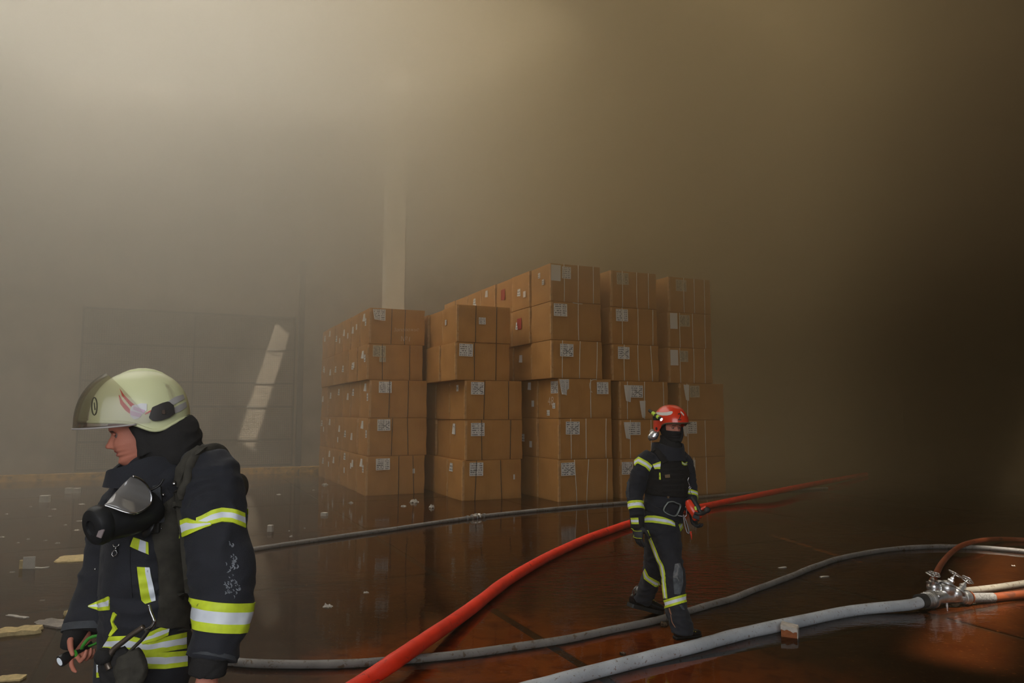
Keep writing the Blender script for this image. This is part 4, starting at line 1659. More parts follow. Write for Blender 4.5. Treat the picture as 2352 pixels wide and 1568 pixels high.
def dome_bm(bm, rf, rb, rs, H, low, M, seg=56, rows=18, ex=2.3, phi0=0.0, top=None, amin=-math.pi, amax=math.pi, thick=0.0):
    """helmet-like shell: radii front, back, side, height; low(a) rim height at angle a; top(a): upper edge fraction (None: closed dome)"""
    closed = top is None
    full = amax - amin > 6.28
    n = seg if full else seg + 1
    grid = []
    for i in range(rows + 1):
        ring = []
        for k in range(n):
            a = amin + (amax - amin) * k / seg
            ca, sa = math.cos(a), math.sin(a)
            rx = rf if ca > 0 else rb
            R0 = 1.0 / ((abs(ca) / rx) ** 2.2 + (abs(sa) / rs) ** 2.2) ** (1 / 2.2)
            zl = low(a)
            tmax = 1.0 if closed else top(a)
            f = i / rows * tmax
            z = zl + (H - zl) * math.sin(f * math.pi / 2)
            zz = max(0.0, min(1.0, (z - zl * .0) / H))
            rad = R0 * (1 - zz ** ex) ** (1 / ex) if z > 0 else R0
            ring.append(bm.verts.new(M @ Vector((rad * ca, rad * sa, z))))
        grid.append(ring)
    for i in range(rows):
        for k in range(n if full else n - 1):
            k2 = (k + 1) % n
            bm.faces.new((grid[i][k], grid[i][k2], grid[i + 1][k2], grid[i + 1][k]))
    bmesh.ops.remove_doubles(bm, verts=bm.verts[:], dist=1e-5)
    bmesh.ops.recalc_face_normals(bm, faces=bm.faces[:])
    if thick:
        bmesh.ops.solidify(bm, geom=bm.faces[:], thickness=thick)
    return bm


def boot(name, toe, heel, lift, parent, scale=1.0, ankle=None):
    """boot from heel ground point to toe ground point; lift raises the heel"""
    toe, heel = Vector(toe), Vector(heel)
    heel = heel + Vector((0, 0, lift))
    f = (toe - heel)
    L = f.length
    f.normalize()
    l = Vector((0, 0, 1)).cross(f).normalized()
    u = f.cross(l)
    M = Matrix.Translation(heel) @ Matrix((f, l, u)).transposed().to_4x4()
    k = L / .30
    bm = bmesh.new()
    Yx = Vector((0, 1, 0))
    st = [((.005, 0, .045), .030, .040), ((.03, 0, .05), .042, .048), ((.09, 0, .055), .044, .052), ((.16, 0, .050), .048, .046), ((.22, 0, .042), .052, .040), ((.27, 0, .038), .046, .034), ((.297, 0, .034), .026, .022)]
    loft_bm(bm, [(Vector(c) * k, Yx, a * k, b * k) for c, a, b in st], 16)
    A = Vector(ankle) if ankle is not None else heel + u * .22 * k + f * .05
    Ai = M.inverted() @ A
    loft_bm(bm, [(Vector((.06, 0, .06)) * k, Yx, .046 * k, .058 * k), (Vector((.058, 0, .12)) * k, Yx, .047 * k, .052 * k), (Ai, Yx, .055 * k, .058 * k)], 16)
    bmesh.ops.transform(bm, matrix=M, verts=bm.verts[:])
    o = put(name, fuse(bm, .007, 3), LEATHER, parent)
    # sole with heel block
    bm = bmesh.new()
    out = [(0, .03), (.01, .038), (.06, .040), (.10, .034), (.15, .042), (.22, .053), (.27, .046), (.30, .022)]
    ring = [(x, y) for x, y in out] + [(x, -y) for x, y in out[::-1]]
    a = [bm.verts.new((x * k, y * k, 0)) for x, y in ring]
    b = [bm.verts.new((x * k, y * k * 1.03, .026 * k)) for x, y in ring]
    bm.faces.new(a[::-1])
    bm.faces.new(b)
    for i in range(len(ring)):
        j = (i + 1) % len(ring)
        bm.faces.new((a[i], a[j], b[j], b[i]))
    bmesh.ops.transform(bm, matrix=M, verts=bm.verts[:])
    put('sole', bm_mesh(bm), BLACK_RUBBER, o)
    return o, M, k


# ------------------------------------------------------------------ firefighter on the left, close to the camera
def left_man():
    f = Vector((-.75, -.66, 0)).normalized()
    l = Vector((.66, -.75, 0)).normalized()
    base = W(335, 1500, 2.84)
    P = thing('person', 'firefighter in pale yellow helmet with raised visor, walking left with a torch in hand', 'person', (base.x, base.y, 0))
    up = Vector((0, 0, 1))
    bm = bmesh.new()
    T = [(333, 1560, .185, .155), (333, 1535, .20, .168), (333, 1480, .188, .155), (335, 1400, .195, .152), (340, 1280, .208, .156), (353, 1180, .218, .158), (369, 1105, .205, .142), (386, 1060, .150, .115), (394, 1030, .085, .085)]
    loft_bm(bm, [(W(x, y, 2.84), l, a, b) for x, y, a, b in T], 28)
    # near (left) arm
    cam_x = Vector((1, 0, 0))
    NA = [(452, 1080, 2.74, .085, .09), (484, 1095, 2.70, .105, .10), (491, 1190, 2.66, .112, .10), (500, 1250, 2.64, .110, .10), (508, 1310, 2.62, .116, .105), (511, 1370, 2.60, .104, .095), (508, 1420, 2.58, .094, .088), (499, 1460, 2.57, .086, .083), (488, 1508, 2.555, .082, .080)]
    loft_bm(bm, [(W(x, y, Y), cam_x, a, b) for x, y, Y, a, b in NA], 22)
    # far (right) arm
    sh = W(369, 1112, 2.84) - l * .19
    FA = [(sh, .09, .09), (W(266, 1190, 3.0), .085, .085), (W(245, 1275, 2.98), .082, .085), (W(232, 1330, 2.94), .080, .082), (W(216, 1385, 2.90), .080, .080), (W(201, 1442, 2.86), .086, .084)]
    loft_bm(bm, [(c, cam_x, a, b) for c, a, b in FA], 20)
    # legs, below the frame
    hipc = W(333, 1560, 2.84)
    for s, fwd in ((1, .16), (-1, -.14)):
        h = hipc + l * (.09 * s) + Vector((0, 0, -.01))
        kn = h + f * (fwd * .8) + Vector((0, 0, -.34)) + l * .01 * s
        an = Vector((h.x, h.y, 0)) + f * fwd * (1.5 if s > 0 else 1.9) + Vector((0, 0, .13))
        loft_bm(bm, [(h + Vector((0, 0, .05)), l, .10, .115), (h + Vector((0, 0, -.12)), l, .098, .108), (kn, l, .080, .088), ((kn + an) / 2, l, .078, .085), (an, l, .080, .086)], 18)
    body_me = fuse(bm, .0085, 4, (.013, 7.0, 1.6))
    body = put('turnout_suit', body_me, NAVY, P)
    bvh = bvh_of(body_me)
    for s, fwd in ((1, .16), (-1, -.14)):
        h = hipc + l * (.09 * s)
        g = Vector((h.x, h.y, .003)) + f * fwd * (1.5 if s > 0 else 1.9)
        boot('boot', g + f * .22, g - f * .08, 0.0, P, ankle=g + Vector((0, 0, .25)))

    # head
    hf = Vector((-.90, -.44, 0)).normalized()
    hM = frame(W(320, 992, 2.80), hf, math.radians(16), 0, 1.02)
    place_head(P, hM)
    # dark neck flap of the helmet, open at the face
    bm = bmesh.new()
    N = [(380, 984, 2.85, .080, .070), (384, 992, 2.84, .105, .085), (388, 1004, 2.82, .118, .100), (391, 1020, 2.81, .118, .108), (392, 1050, 2.82, .12, .11)]
    loft_bm(bm, [(W(x, y, Y), Vector((1, -.25, 0)), a, b) for x, y, Y, a, b in N], 26)
    # jaw strap part of the hood under the ear
    loft_bm(bm, [(W(326, 972, 2.735), Vector((1, 0, 0)), .045, .05), (W(336, 1000, 2.745), Vector((1, 0, 0)), .034, .05), (W(352, 1040, 2.75), Vector((1, 0, 0)), .05, .06)], 14)
    hood = put('neck_flap', fuse(bm, .006, 5, (.008, 9, 1.2)), BLACKC, P)
    # stand-up collar
    bm = bmesh.new()
    cc = W(352, 1066, 2.80)
    rings = []
    seg = 40
    for rr, dz in ((1.06, -.075), (1.02, -.02), (1.0, 0.0), (.93, .0), (.92, -.06)):
        ring = []
        for k in range(seg):
            a = 2 * math.pi * k / seg
            q = hf * (math.cos(a) * .155 * rr) + Vector((hf.y * -1, hf.x, 0)) * (math.sin(a) * .125 * rr)
            lift = .030 - .055 * max(0, math.cos(a)) ** 2 + .006 * math.sin(a * 5)
            ring.append(bm.verts.new(cc + q + Vector((0, 0, dz + (lift if dz > -.05 else 0)))))
        rings.append(ring)
    for A, B in zip(rings, rings[1:]):
        for k in range(seg):
            bm.faces.new((A[k], A[(k + 1) % seg], B[(k + 1) % seg], B[k]))
    bmesh.ops.recalc_face_normals(bm, faces=bm.faces[:])
    put('collar', bm_mesh(bm, True, angle=60), NAVY, P)

    # helmet
    CREAM = mat('luminous_cream_shell', (0.70, 0.72, 0.42), 0.38, noise_amt=0.05, noise_scale=5, dirt=((0.35, 0.30, 0.18), 0.64, 0.80, 9), coat=0.2)
    hel_o = W(325, 966, 2.80)
    HM = frame(hel_o, hf, 0.0, 0.0)

    def low(a):
        c = math.cos(a)
        if c > 0:
            return -.003 - .034 * math.exp(-(abs(a) - 1.95) ** 2 / .20)
        return -.003 + .022 * c * c - .034 * math.exp(-(abs(a) - 1.95) ** 2 / .20)
    bm = bmesh.new()
    dome_bm(bm, .174, .168, .142, .188, low, HM, thick=.005)
    hel_me = bm_mesh(bm, True, angle=50)
    hel = put('helmet', hel_me, CREAM, P)
    hel['label'] = 'pale yellow helmet shell'
    hb = bvh_of(hel_me)
    # rolled rim
    pts = []
    for k in range(64):
        a = 2 * math.pi * k / 63
        ca, sa = math.cos(a), math.sin(a)
        rx = .174 if ca > 0 else .168
        R0 = 1.0 / ((abs(ca) / rx) ** 2.2 + (abs(sa) / .142) ** 2.2) ** (1 / 2.2)
        pts.append(HM @ Vector((R0 * ca, R0 * sa, low(a if a < math.pi else a - 2 * math.pi))))
    bm = bmesh.new()
    tube_bm(bm, pts, .006, 8, cap=False)
    put('helmet_rim', bm_mesh(bm, True), CREAM, hel)
    # crest along the crown
    bm = bmesh.new()
    tube_bm(bm, [HM @ Vector((math.cos(a) * .150, 0, .012 + math.sin(a) * .176)) for a in [.6 + k * .17 for k in range(11)]], [.003] + [.011] * 9 + [.003], 10)
    put('crest', bm_mesh(bm, True), CREAM, hel)
    # visor: clear shell in front
    vm = bpy.data.materials.new('clear_visor')
    t = NT(vm)
    t.nt.nodes.clear()
    out = t.n('ShaderNodeOutputMaterial')
    tr = t.n('ShaderNodeBsdfTransparent')
    tr.inputs['Color'].default_value = (.93, .90, .88, 1)
    gl = t.n('ShaderNodeBsdfGlossy')
    gl.inputs['Roughness'].default_value = .12
    df = t.n('ShaderNodeBsdfTranslucent')
    df.inputs['Color'].default_value = (.75, .72, .70, 1)
    lw = t.n('ShaderNodeLayerWeight')
    lw.inputs['Blend'].default_value = .35
    m1 = t.n('ShaderNodeMixShader')
    m1.inputs[0].default_value = .14
    t.l(tr.outputs[0], m1.inputs[1])
    t.l(df.outputs[0], m1.inputs[2])
    m2 = t.n('ShaderNodeMixShader')
    t.l(t.math('MULTIPLY', lw.outputs['Fresnel'], .8), m2.inputs[0])
    t.l(m1.outputs[0], m2.inputs[1])
    t.l(gl.outputs[0], m2.inputs[2])
    t.l(m2.outputs[0], out.inputs['Surface'])
    VM = frame(W(327, 970, 2.80), hf)
    bm = bmesh.new()
    dome_bm(bm, .226, .226, .150, .215, lambda a: -.022 + .020 * (1 - math.cos(a)), VM, seg=40, rows=14, ex=2.2, top=lambda a: .12 + .55 * max(0, math.cos(a)) ** .9, amin=-1.75, amax=1.75)
    put('visor', bm_mesh(bm, True), vm, hel)
    bm = bmesh.new()
    pts = []
    for k in range(30):
        a = -1.45 + 2.9 * k / 29
        ca, sa = math.cos(a), math.sin(a)
        R0 = 1.0 / ((abs(ca) / .226) ** 2.2 + (abs(sa) / .150) ** 2.2) ** (1 / 2.2)
        pts.append(VM @ Vector((R0 * ca, R0 * sa, -.022 + .020 * (1 - ca))))
    tube_bm(bm, pts, .0035, 6)
    put('visor_edge', bm_mesh(bm, True), mat('visor_edge_plastic', (.42, .38, .36), .35), hel)
    RED = mat('red_helmet_decal', (.62, .045, .02), .5)
    PINK = mat('pink_white_sticker', (.72, .52, .66), .6)
    WHITE = mat('white_sticker', (.78, .78, .80), .6)
    GREYB = mat('silver_grey_band', (.47, .45, .43), .5)
    DARKP = mat('dark_pivot_plastic', (.040, .036, .034), .5)
    patch('helmet_stripe', hb, [(275, 892), (281, 910), (294, 926), (304, 938)], [(275, 892), (286, 908), (300, 922), (311, 931)], hel, RED, th=.002)
    patch('helmet_stripe', hb, [(273, 908), (277, 928), (288, 942), (298, 950)], [(274, 907), (283, 922), (293, 933), (300, 941)], hel, RED, th=.002)
    patch('helmet_stripe', hb, [(334, 948), (342, 944), (348, 941)], [(333, 952), (340, 949), (346, 946)], hel, RED, th=.002)
    patch('sticker', hb, [(299, 942), (304, 931), (316, 929), (324, 926), (337, 927)], [(300, 956), (308, 963), (318, 961), (328, 950), (337, 942)], hel, WHITE, th=.0035)
    patch('sticker', hb, [(300, 943), (312, 946), (326, 950)], [(300, 953), (311, 956), (322, 958)], hel, PINK, th=.005)
    patch('sticker', hb, [(307, 933), (318, 937), (333, 942)], [(306, 940), (320, 946), (331, 950)], hel, PINK, th=.005)
    patch('reflective_band', hb, [(384, 923), (400, 912), (419, 906)], [(393, 933), (408, 924), (423, 916)], hel, GREYB, th=.003)
    patch('reflective_band', hb, [(396, 938), (410, 930), (425, 923)], [(398, 951), (414, 944), (428, 934)], hel, GREYB, th=.003)
    patch('visor_pivot', hb, [(342, 957), (349, 936), (366, 928), (384, 923), (394, 932)], [(343, 961), (352, 967), (368, 965), (386, 958), (397, 950)], hel, DARKP, th=.014, rows=6)
    patch('pivot_screw', hb, [(369, 943), (374, 942)], [(369, 951), (375, 951)], hel, mat('brown_screw', (.09, .06, .045), .5), th=.020, n=5)
    # round emblem on the forehead: a ring and a bar
    ringp = []
    for k in range(17):
        a = 2 * math.pi * k / 16
        q, nr, _ = onto(hb, 218 + 6 * math.cos(a), 933 + 20 * math.sin(a), 2.75)
        ringp.append(q + nr * .002)
    bm = bmesh.new()
    tube_bm(bm, ringp, .0022, 6, cap=False)
    q0, nr, _ = onto(hb, 217, 925, 2.75)
    q1, nr, _ = onto(hb, 219, 941, 2.75)
    tube_bm(bm, [q0, q1], .003, 6)
    put('emblem', bm_mesh(bm, True), DARKP, hel)

    # tapes on the suit
    ca = W(490, 1198, 2.66)
    tape('reflective_tape', bvh, [(452, 1189), (486, 1171), (510, 1165), (535, 1168), (561, 1178)], [(452, 1219), (484, 1205), (510, 1198), (535, 1200), (563, 1212)], P, n=20)
    tape('reflective_tape', bvh, [(417, 1194), (430, 1188), (445, 1194), (482, 1201)], [(416, 1236), (440, 1225), (460, 1216), (486, 1207)], P, th=.007)
    band('reflective_tape', bvh, ca, (W(512, 1290, 2.62) - W(482, 1110, 2.68)).normalized() + Vector((-.12, 0, .0)), .060, P, .14, back_only=True)
    band('reflective_tape', bvh, W(510, 1411, 2.585), (W(499, 1460, 2.57) - W(511, 1360, 2.60)).normalized() + Vector((-.10, .05, 0)), .094, P, .125)
    tape('reflective_tape', bvh, [(203, 1391), (225, 1380), (252, 1368)], [(203, 1394), (228, 1402), (252, 1400)], P)
    patch('reflective_tape', bvh, [(308, 1233), (300, 1254)], [(341, 1245), (342, 1273)], P, [YEL, SIL], split=[.45, .85], rows=5)
    patch('reflective_tape', bvh, [(316, 1301), (320, 1345), (326, 1378), (334, 1387)], [(343, 1303), (350, 1335), (356, 1365), (358, 1379)], P, [YEL, SIL], split=[.62])
    tape('reflective_tape', bvh, [(252, 1461), (300, 1459), (342, 1471), (400, 1457), (427, 1452)], [(233, 1494), (290, 1496), (338, 1500), (395, 1494), (427, 1489)], P, n=22)
    tape('reflective_tape', bvh, [(224, 1513), (270, 1509), (325, 1497), (380, 1497), (429, 1495)], [(224, 1556), (270, 1550), (325, 1533), (380, 1536), (429, 1530)], P, n=22)
    patch('reflective_tape', bvh, [(331, 1462), (345, 1453), (365, 1444), (387, 1435)], [(330, 1482), (345, 1472), (365, 1464), (384, 1458)], P, [YEL, SIL], split=[], th=.009) if False else tape('reflective_tape', bvh, [(332, 1456), (360, 1444), (387, 1434)], [(330, 1479), (358, 1467), (384, 1457)], P, th=.010)
    patch('piping', bvh, [(262, 1405), (256, 1425), (262, 1440), (252, 1458)], [(269, 1412), (260, 1428), (271, 1444), (256, 1461)], P, YEL, th=.006)
    # harness: padded shoulder strap, chest strap, panel, buckle
    body2 = bvh
    bm = bmesh.new()
    sp = crom([tuple(W(404, 1150, 2.60)), tuple(W(408, 1110, 2.59)), tuple(W(428, 1066, 2.60)), tuple(W(465, 1036, 2.68)), tuple(W(510, 1040, 2.76)), tuple(W(542, 1075, 2.80)), tuple(W(551, 1130, 2.82))], 6)
    sm = []
    for q in sp:
        v = Vector(q)
        near, nr, _, dist = body2.find_nearest(v)
        sm.append(near + nr * .002)
    tube_bm(bm, sm, [.016] * 12 + [.019] * (len(sm) - 12), 12, flat=.8)
    bmesh.ops.create_uvsphere(bm, u_segments=14, v_segments=10, radius=1, matrix=Matrix.Translation(W(549, 1118, 2.86)) @ Matrix.Diagonal((.034, .05, .052, 1)))
    put('shoulder_strap', fuse(bm, .006, 2), OLIVE, P)
    patch('neck_strap', bvh, [(418, 1120), (428, 1082), (448, 1052), (478, 1032)], [(405, 1118), (412, 1075), (432, 1046), (462, 1026)], P, OLIVE, th=.014)
    patch('harness_panel', bvh, [(352, 1175), (352, 1230), (362, 1300), (366, 1380), (358, 1440)], [(408, 1130), (420, 1215), (428, 1300), (436, 1380), (440, 1445)], P, OLIVE, th=.014, rows=8, n=20)
    patch('chest_strap', bvh, [(357, 1118), (361, 1160), (366, 1196)], [(371, 1118), (374, 1160), (375, 1196)], P, GREYC, th=.022)
    patch('chest_strap', bvh, [(398, 1133), (398, 1165)], [(418, 1130), (417, 1165)], P, OLIVE, th=.024, n=6)
    patch('chest_pocket', bvh, [(232, 1242), (228, 1300), (222, 1370)], [(300, 1238), (300, 1300), (305, 1372)], P, NAVY, th=.003, rows=6)
    bm = bmesh.new()
    for x, y, w_, h_ in ((352, 1217, .045, .04),):
        q, nr, _ = onto(bvh, x, y, 2.6)
        box_bm(bm, q + nr * .02, (w_, .02, h_), None, .004)
    put('strap_buckle', bm_mesh(bm), BLACK_RUBBER, P)
    for x, y, c_, r in ((413, 1108, STEEL, .008), (346, 1206, STEEL, .004), (344, 1225, STEEL, .004), (377, 1137, STEEL, .006), (232, 1310, STEEL, .004), (319, 1071, STEEL, .004), (372, 1212, STEEL, .003)):
        q, nr, _ = onto(bvh, x, y, 2.6)
        bm = bmesh.new()
        bmesh.ops.create_uvsphere(bm, u_segments=10, v_segments=6, radius=r, matrix=Matrix.Translation(q + nr * .02))
        put('stud', bm_mesh(bm, True), c_, P)
    # small swivel clip on the chest
    bm = bmesh.new()
    q, nr, _ = onto(bvh, 272, 1262, 2.6)
    q = q + nr * .012
    s = q.y / F
    def pp(dx, dy):
        return q + Vector((dx * s, 0, -dy * s))
    tube_bm(bm, [pp(-6, -13), pp(-4, -8), pp(1, -7), pp(6, -10), pp(8, -14)], .0022, 6)
    tube_bm(bm, [pp(1, -7), pp(0, -1)], .003, 6)
    tube_bm(bm, [pp(0, -1), pp(-6, 3), pp(-8, 9), pp(-4, 14), pp(2, 11), pp(4, 5), pp(0, -1)], .0024, 6, cap=False)
    put('swivel_clip', bm_mesh(bm, True), STEEL, P)
    # cuffs
    bm = bmesh.new()
    loft_bm(bm, [(W(489, 1502, 2.556), cam_x, .083, .080), (W(486, 1512, 2.55), cam_x, .084, .081)], 22, 3)
    put('cuff_hem', bm_mesh(bm, True, angle=50), GREYC, P)
    bm = bmesh.new()
    loft_bm(bm, [(W(484, 1500, 2.55), cam_x, .060, .058), (W(475, 1549, 2.545), cam_x, .060, .056)], 20, 4)
    put('inner_cuff', fuse(bm, .006, 2, (.003, 20, 2)), BLACKC, P)
    bm = bmesh.new()
    loft_bm(bm, [(W(203, 1433, 2.865), cam_x, .086, .084), (W(200, 1450, 2.855), cam_x, .087, .085)], 22, 3)
    put('cuff_hem', bm_mesh(bm, True, angle=50), GREYC, P)
    bm = bmesh.new()
    loft_bm(bm, [(W(180, 1440, 2.85), cam_x, .042, .045), (W(166, 1466, 2.82), cam_x, .034, .045), (W(156, 1490, 2.81), cam_x, .026, .034)], 16, 4)
    put('inner_cuff', fuse(bm, .005, 2), BLACKC, P)
    # pale smears of ash on the near sleeve
    ASH = mat('ash_smear', (.20, .215, .24), .9, noise_amt=.5, noise_scale=60)
    rs = random.Random(4)
    for k in range(55):
        cx_, cy_ = rs.choice(((527, 1246), (538, 1278), (532, 1300), (528, 1325), (520, 1345), (540, 1352)))
        x_, y_ = cx_ + rs.gauss(0, 5), cy_ + rs.gauss(0, 7)
        w_, h_ = rs.uniform(1.5, 5), rs.uniform(2, 8)
        patch('ash_smear', bvh, [(x_, y_), (x_ + 2, y_ + h_ * .5), (x_ + rs.uniform(-3, 4), y_ + h_)], [(x_ + 1, y_ - 1), (x_ + 2 + w_, y_ + h_ * .5), (x_ + 1, y_ + h_ + 1)], P, ASH, th=.0012, n=4, rows=2)
    # hands
    w0 = W(474, 1553, 2.545)
    hand('hand', frame(w0 + Vector((0, 0, -.02)), (-.05, -.1, -1), 0, 0) if False else Matrix.Translation(w0 + Vector((0, 0, -.03))) @ Matrix(((-.10, -.80, .59), (-.12, -.58, -.80), (-.99, .15, .02))).to_4x4(), P, SKIN, side=1, fat=1.25, curl=(.35, .5, .35))
    # right hand closing on the torch: fingers point down towards the camera's left
    t0 = W(137, 1519, 2.77)
    t1 = W(208, 1477, 2.87)
    ax = (t1 - t0).normalized()
    wr = W(190, 1444, 2.85)
    palm = Vector((.04, -.22, -.97)).normalized()
    xd = palm
    yd = (-ax - xd * (-ax).dot(xd)).normalized()
    zd = xd.cross(yd)
    if zd.y > 0:
        zd = -zd
    M = Matrix((xd, yd, xd.cross(yd))).transposed().to_4x4()
    s_ = 1
    hand('hand', Matrix.Translation(wr) @ M, P, SKIN, side=1, fat=.92, curls=[(.45, .45, .3), (1.0, 1.2, .7), (1.1, 1.2, .7), (1.1, 1.2, .7)], thumb=.6)
    # torch
    TB = mat('torch_black', (.018, .018, .018), .4)
    GREEN = mat('green_torch_band', (.10, .62, .06), .5)
    LENS = mat('torch_lens', (.8, .85, .9), .15, emis=(.8, .9, 1.0), estr=.2)
    tt = thing('torch', 'black hand torch with green band held low by the left firefighter', 'torch', tuple(t0))
    L = (t1 - t0).length
    bm = bmesh.new()
    lathe_bm(bm, [(.0155, 0), (.021, .001), (.0215, .012), (.020, .030), (.0165, .045), (.0155, L * .45), (.0165, L * .9), (.014, L)], 22, aim(t0, ax))
    put('torch_body', bm_mesh(bm, True, angle=40), TB, tt)
    bm = bmesh.new()
    lathe_bm(bm, [(.0, -.0015), (.0150, -.001), (.0150, .002)], 20, aim(t0, ax))
    put('torch_lens', bm_mesh(bm, True, angle=40), LENS, tt)
    bm = bmesh.new()
    lathe_bm(bm, [(.0165, .046), (.0185, .047), (.0185, .056), (.0165, .057)], 20, aim(t0, ax))
    put('torch_band', bm_mesh(bm, True, angle=40), GREEN, tt)
    bm = bmesh.new()
    tube_bm(bm, crom([tuple(W(188, 1490, 2.80)), tuple(W(192, 1480, 2.79)), tuple(W(204, 1466, 2.80)), tuple(W(222, 1460, 2.81)), tuple(W(230, 1464, 2.82)), tuple(W(222, 1476, 2.83)), tuple(W(204, 1484, 2.83))], 5), .007, 8, flat=.5)
    put('torch_lanyard', bm_mesh(bm, True), mat('green_lanyard', (.05, .30, .03), .7), tt)

    # ---------------- breathing mask hanging on the chest
    MK = thing('breathing_mask', 'breathing mask with chrome-ringed lens hanging on the chest of the left firefighter', 'mask', tuple(W(290, 1180, 2.55)))
    m0 = W(232, 1203, 2.46)
    m1 = W(300, 1172, 2.52)
    m2_ = W(338, 1150, 2.60)
    RUB = mat('mask_rubber', (.016, .017, .019), .42, noise_amt=.2, noise_scale=20)
    bm = bmesh.new()
    axm = (m2_ - m0).normalized()
    s1 = Vector((0, 0, 1)) - axm * axm.z
    loft_bm(bm, [(W(226, 1205, 2.455), s1, .048, .036), (W(240, 1202, 2.46), s1, .058, .050), (W(262, 1198, 2.49), s1, .058, .058), (W(290, 1190, 2.53), s1, .060, .062), (W(318, 1176, 2.58), s1, .066, .068), (W(338, 1160, 2.62), s1, .070, .070)], 26)
    put('mask_body', fuse(bm, .004, 3), RUB, MK)
    # lens: a section of cone from the front frame up to the ring
    lm = mat('smoky_lens', (.20, .19, .18), .12, coat=.6, spec=.8)
    bm = bmesh.new()
    ringpx = [(305, 1094), (318, 1098), (332, 1108), (342, 1122), (348, 1140), (346, 1155), (338, 1165), (322, 1175), (308, 1179), (288, 1176), (262, 1167), (240, 1160)]
    ringY = [2.48, 2.50, 2.52, 2.54, 2.545, 2.54, 2.52, 2.475, 2.445, 2.43, 2.42, 2.41]
    ring = [W(x, y, Y) for (x, y), Y in zip(ringpx, ringY)]
    ring_s = [Vector(q) for q in crom([tuple(q) for q in ring], 4)]
    ctr = W(300, 1140, 2.435)
    edge = [W(305, 1094, 2.48), W(288, 1106, 2.48), W(262, 1134, 2.45), W(240, 1160, 2.41)]
    edge_s = [Vector(q) for q in crom([tuple(q) for q in edge], 15)]
    n = len(ring_s)
    edge_s = [Vector(q) for q in resample([tuple(q) for q in edge_s], n)]
    prev = None
    K = 8
    grid = []
    for i in range(n):
        row = []
        for k in range(K + 1):
            t_ = k / K
            p = ring_s[i].lerp(edge_s[i], t_)
            bul = math.sin(math.pi * t_) * .028 * math.sin(math.pi * i / (n - 1)) ** .6
            row.append(bm.verts.new(p + Vector((-.35, -.85, .35)) * bul))
        grid.append(row)
    for i in range(n - 1):
        for k in range(K):
            bm.faces.new((grid[i][k], grid[i + 1][k], grid[i + 1][k + 1], grid[i][k + 1]))
    bmesh.ops.remove_doubles(bm, verts=bm.verts[:], dist=1e-5)
    put('mask_lens', bm_mesh(bm, True, angle=60), lm, MK)
    bm = bmesh.new()
    tube_bm(bm, ring_s, .0042, 8)
    put('lens_ring', bm_mesh(bm, True), STEEL, MK)
    bm = bmesh.new()
    tube_bm(bm, crom([tuple(W(x, y, Y)) for x, y, Y in ((233, 1168, 2.425), (241, 1178, 2.42), (248, 1195, 2.42), (252, 1215, 2.425), (250, 1232, 2.44))], 5), .003, 6)
    put('valve_clamp', bm_mesh(bm, True), STEEL, MK)
    bm = bmesh.new()
    d = (W(210, 1212, 2.42) - W(240, 1200, 2.46)).normalized()
    M = aim(W(236, 1202, 2.455), d)
    lathe_bm(bm, [(.050, -.01), (.056, .0), (.056, .022), (.050, .036), (.040, .042), (.022, .043), (.020, .036), (.0, .035)], 28, M @ Matrix.Diagonal((1, 1.15, 1, 1)))
    put('demand_valve', bm_mesh(bm, True, angle=35), RUB, MK)
    bm = bmesh.new()
    box_bm(bm, W(231, 1224, 2.405), (.018, .006, .03), Matrix.Rotation(.35, 3, 'Y'), .002)
    put('valve_button', bm_mesh(bm), mat('pinkish_plate', (.25, .20, .20), .4), MK)
    # rubber head straps behind
    for a in (((345, 1165, 2.585), (352, 1190, 2.60), (345, 1215, 2.58), (330, 1230, 2.60)), ((346, 1125, 2.58), (365, 1115, 2.59), (375, 1100, 2.60))):
        bm = bmesh.new()
        tube_bm(bm, crom([tuple(W(*q)) for q in a], 5), .012, 8, flat=.35)
        put('mask_strap', bm_mesh(bm, True), RUB, MK)

    # ---------------- big snap hook and gloves at the hip
    HK = thing('snap_hook', 'large steel snap hook swinging at the hip of the left firefighter', 'hook', tuple(W(300, 1480, 2.48)))
    bm = bmesh.new()
    tube_bm(bm, crom([tuple(W(x, y, 2.50)) for x, y in ((330, 1439), (306, 1455), (282, 1474), (262, 1490), (250, 1508), (247, 1524), (252, 1536))], 6), [.009] * 20 + [.010] * 17, 10)
    put('hook_bow', bm_mesh(bm, True), mat('worn_bronze_steel', (.20, .16, .13), .35, metal=.8, noise_amt=.4, noise_scale=14), HK)
    bm = bmesh.new()
    tube_bm(bm, crom([tuple(W(x, y, 2.52)) for x, y in ((342, 1388), (345, 1402), (352, 1420), (354, 1428), (347, 1440), (333, 1448))], 6), .0055, 10)
    put('hook_gate', bm_mesh(bm, True), STEEL, HK)
    bm = bmesh.new()
    tube_bm(bm, crom([tuple(W(x, y, 2.51)) for x, y in ((341, 1447), (328, 1466), (312, 1482), (298, 1496))], 5), .014, 8, flat=.4)
    put('hook_webbing', bm_mesh(bm, True), OLIVE, HK)
    GL = thing('gloves', 'pair of crumpled dark gloves clipped below the snap hook', 'gloves', tuple(W(285, 1540, 2.52)))
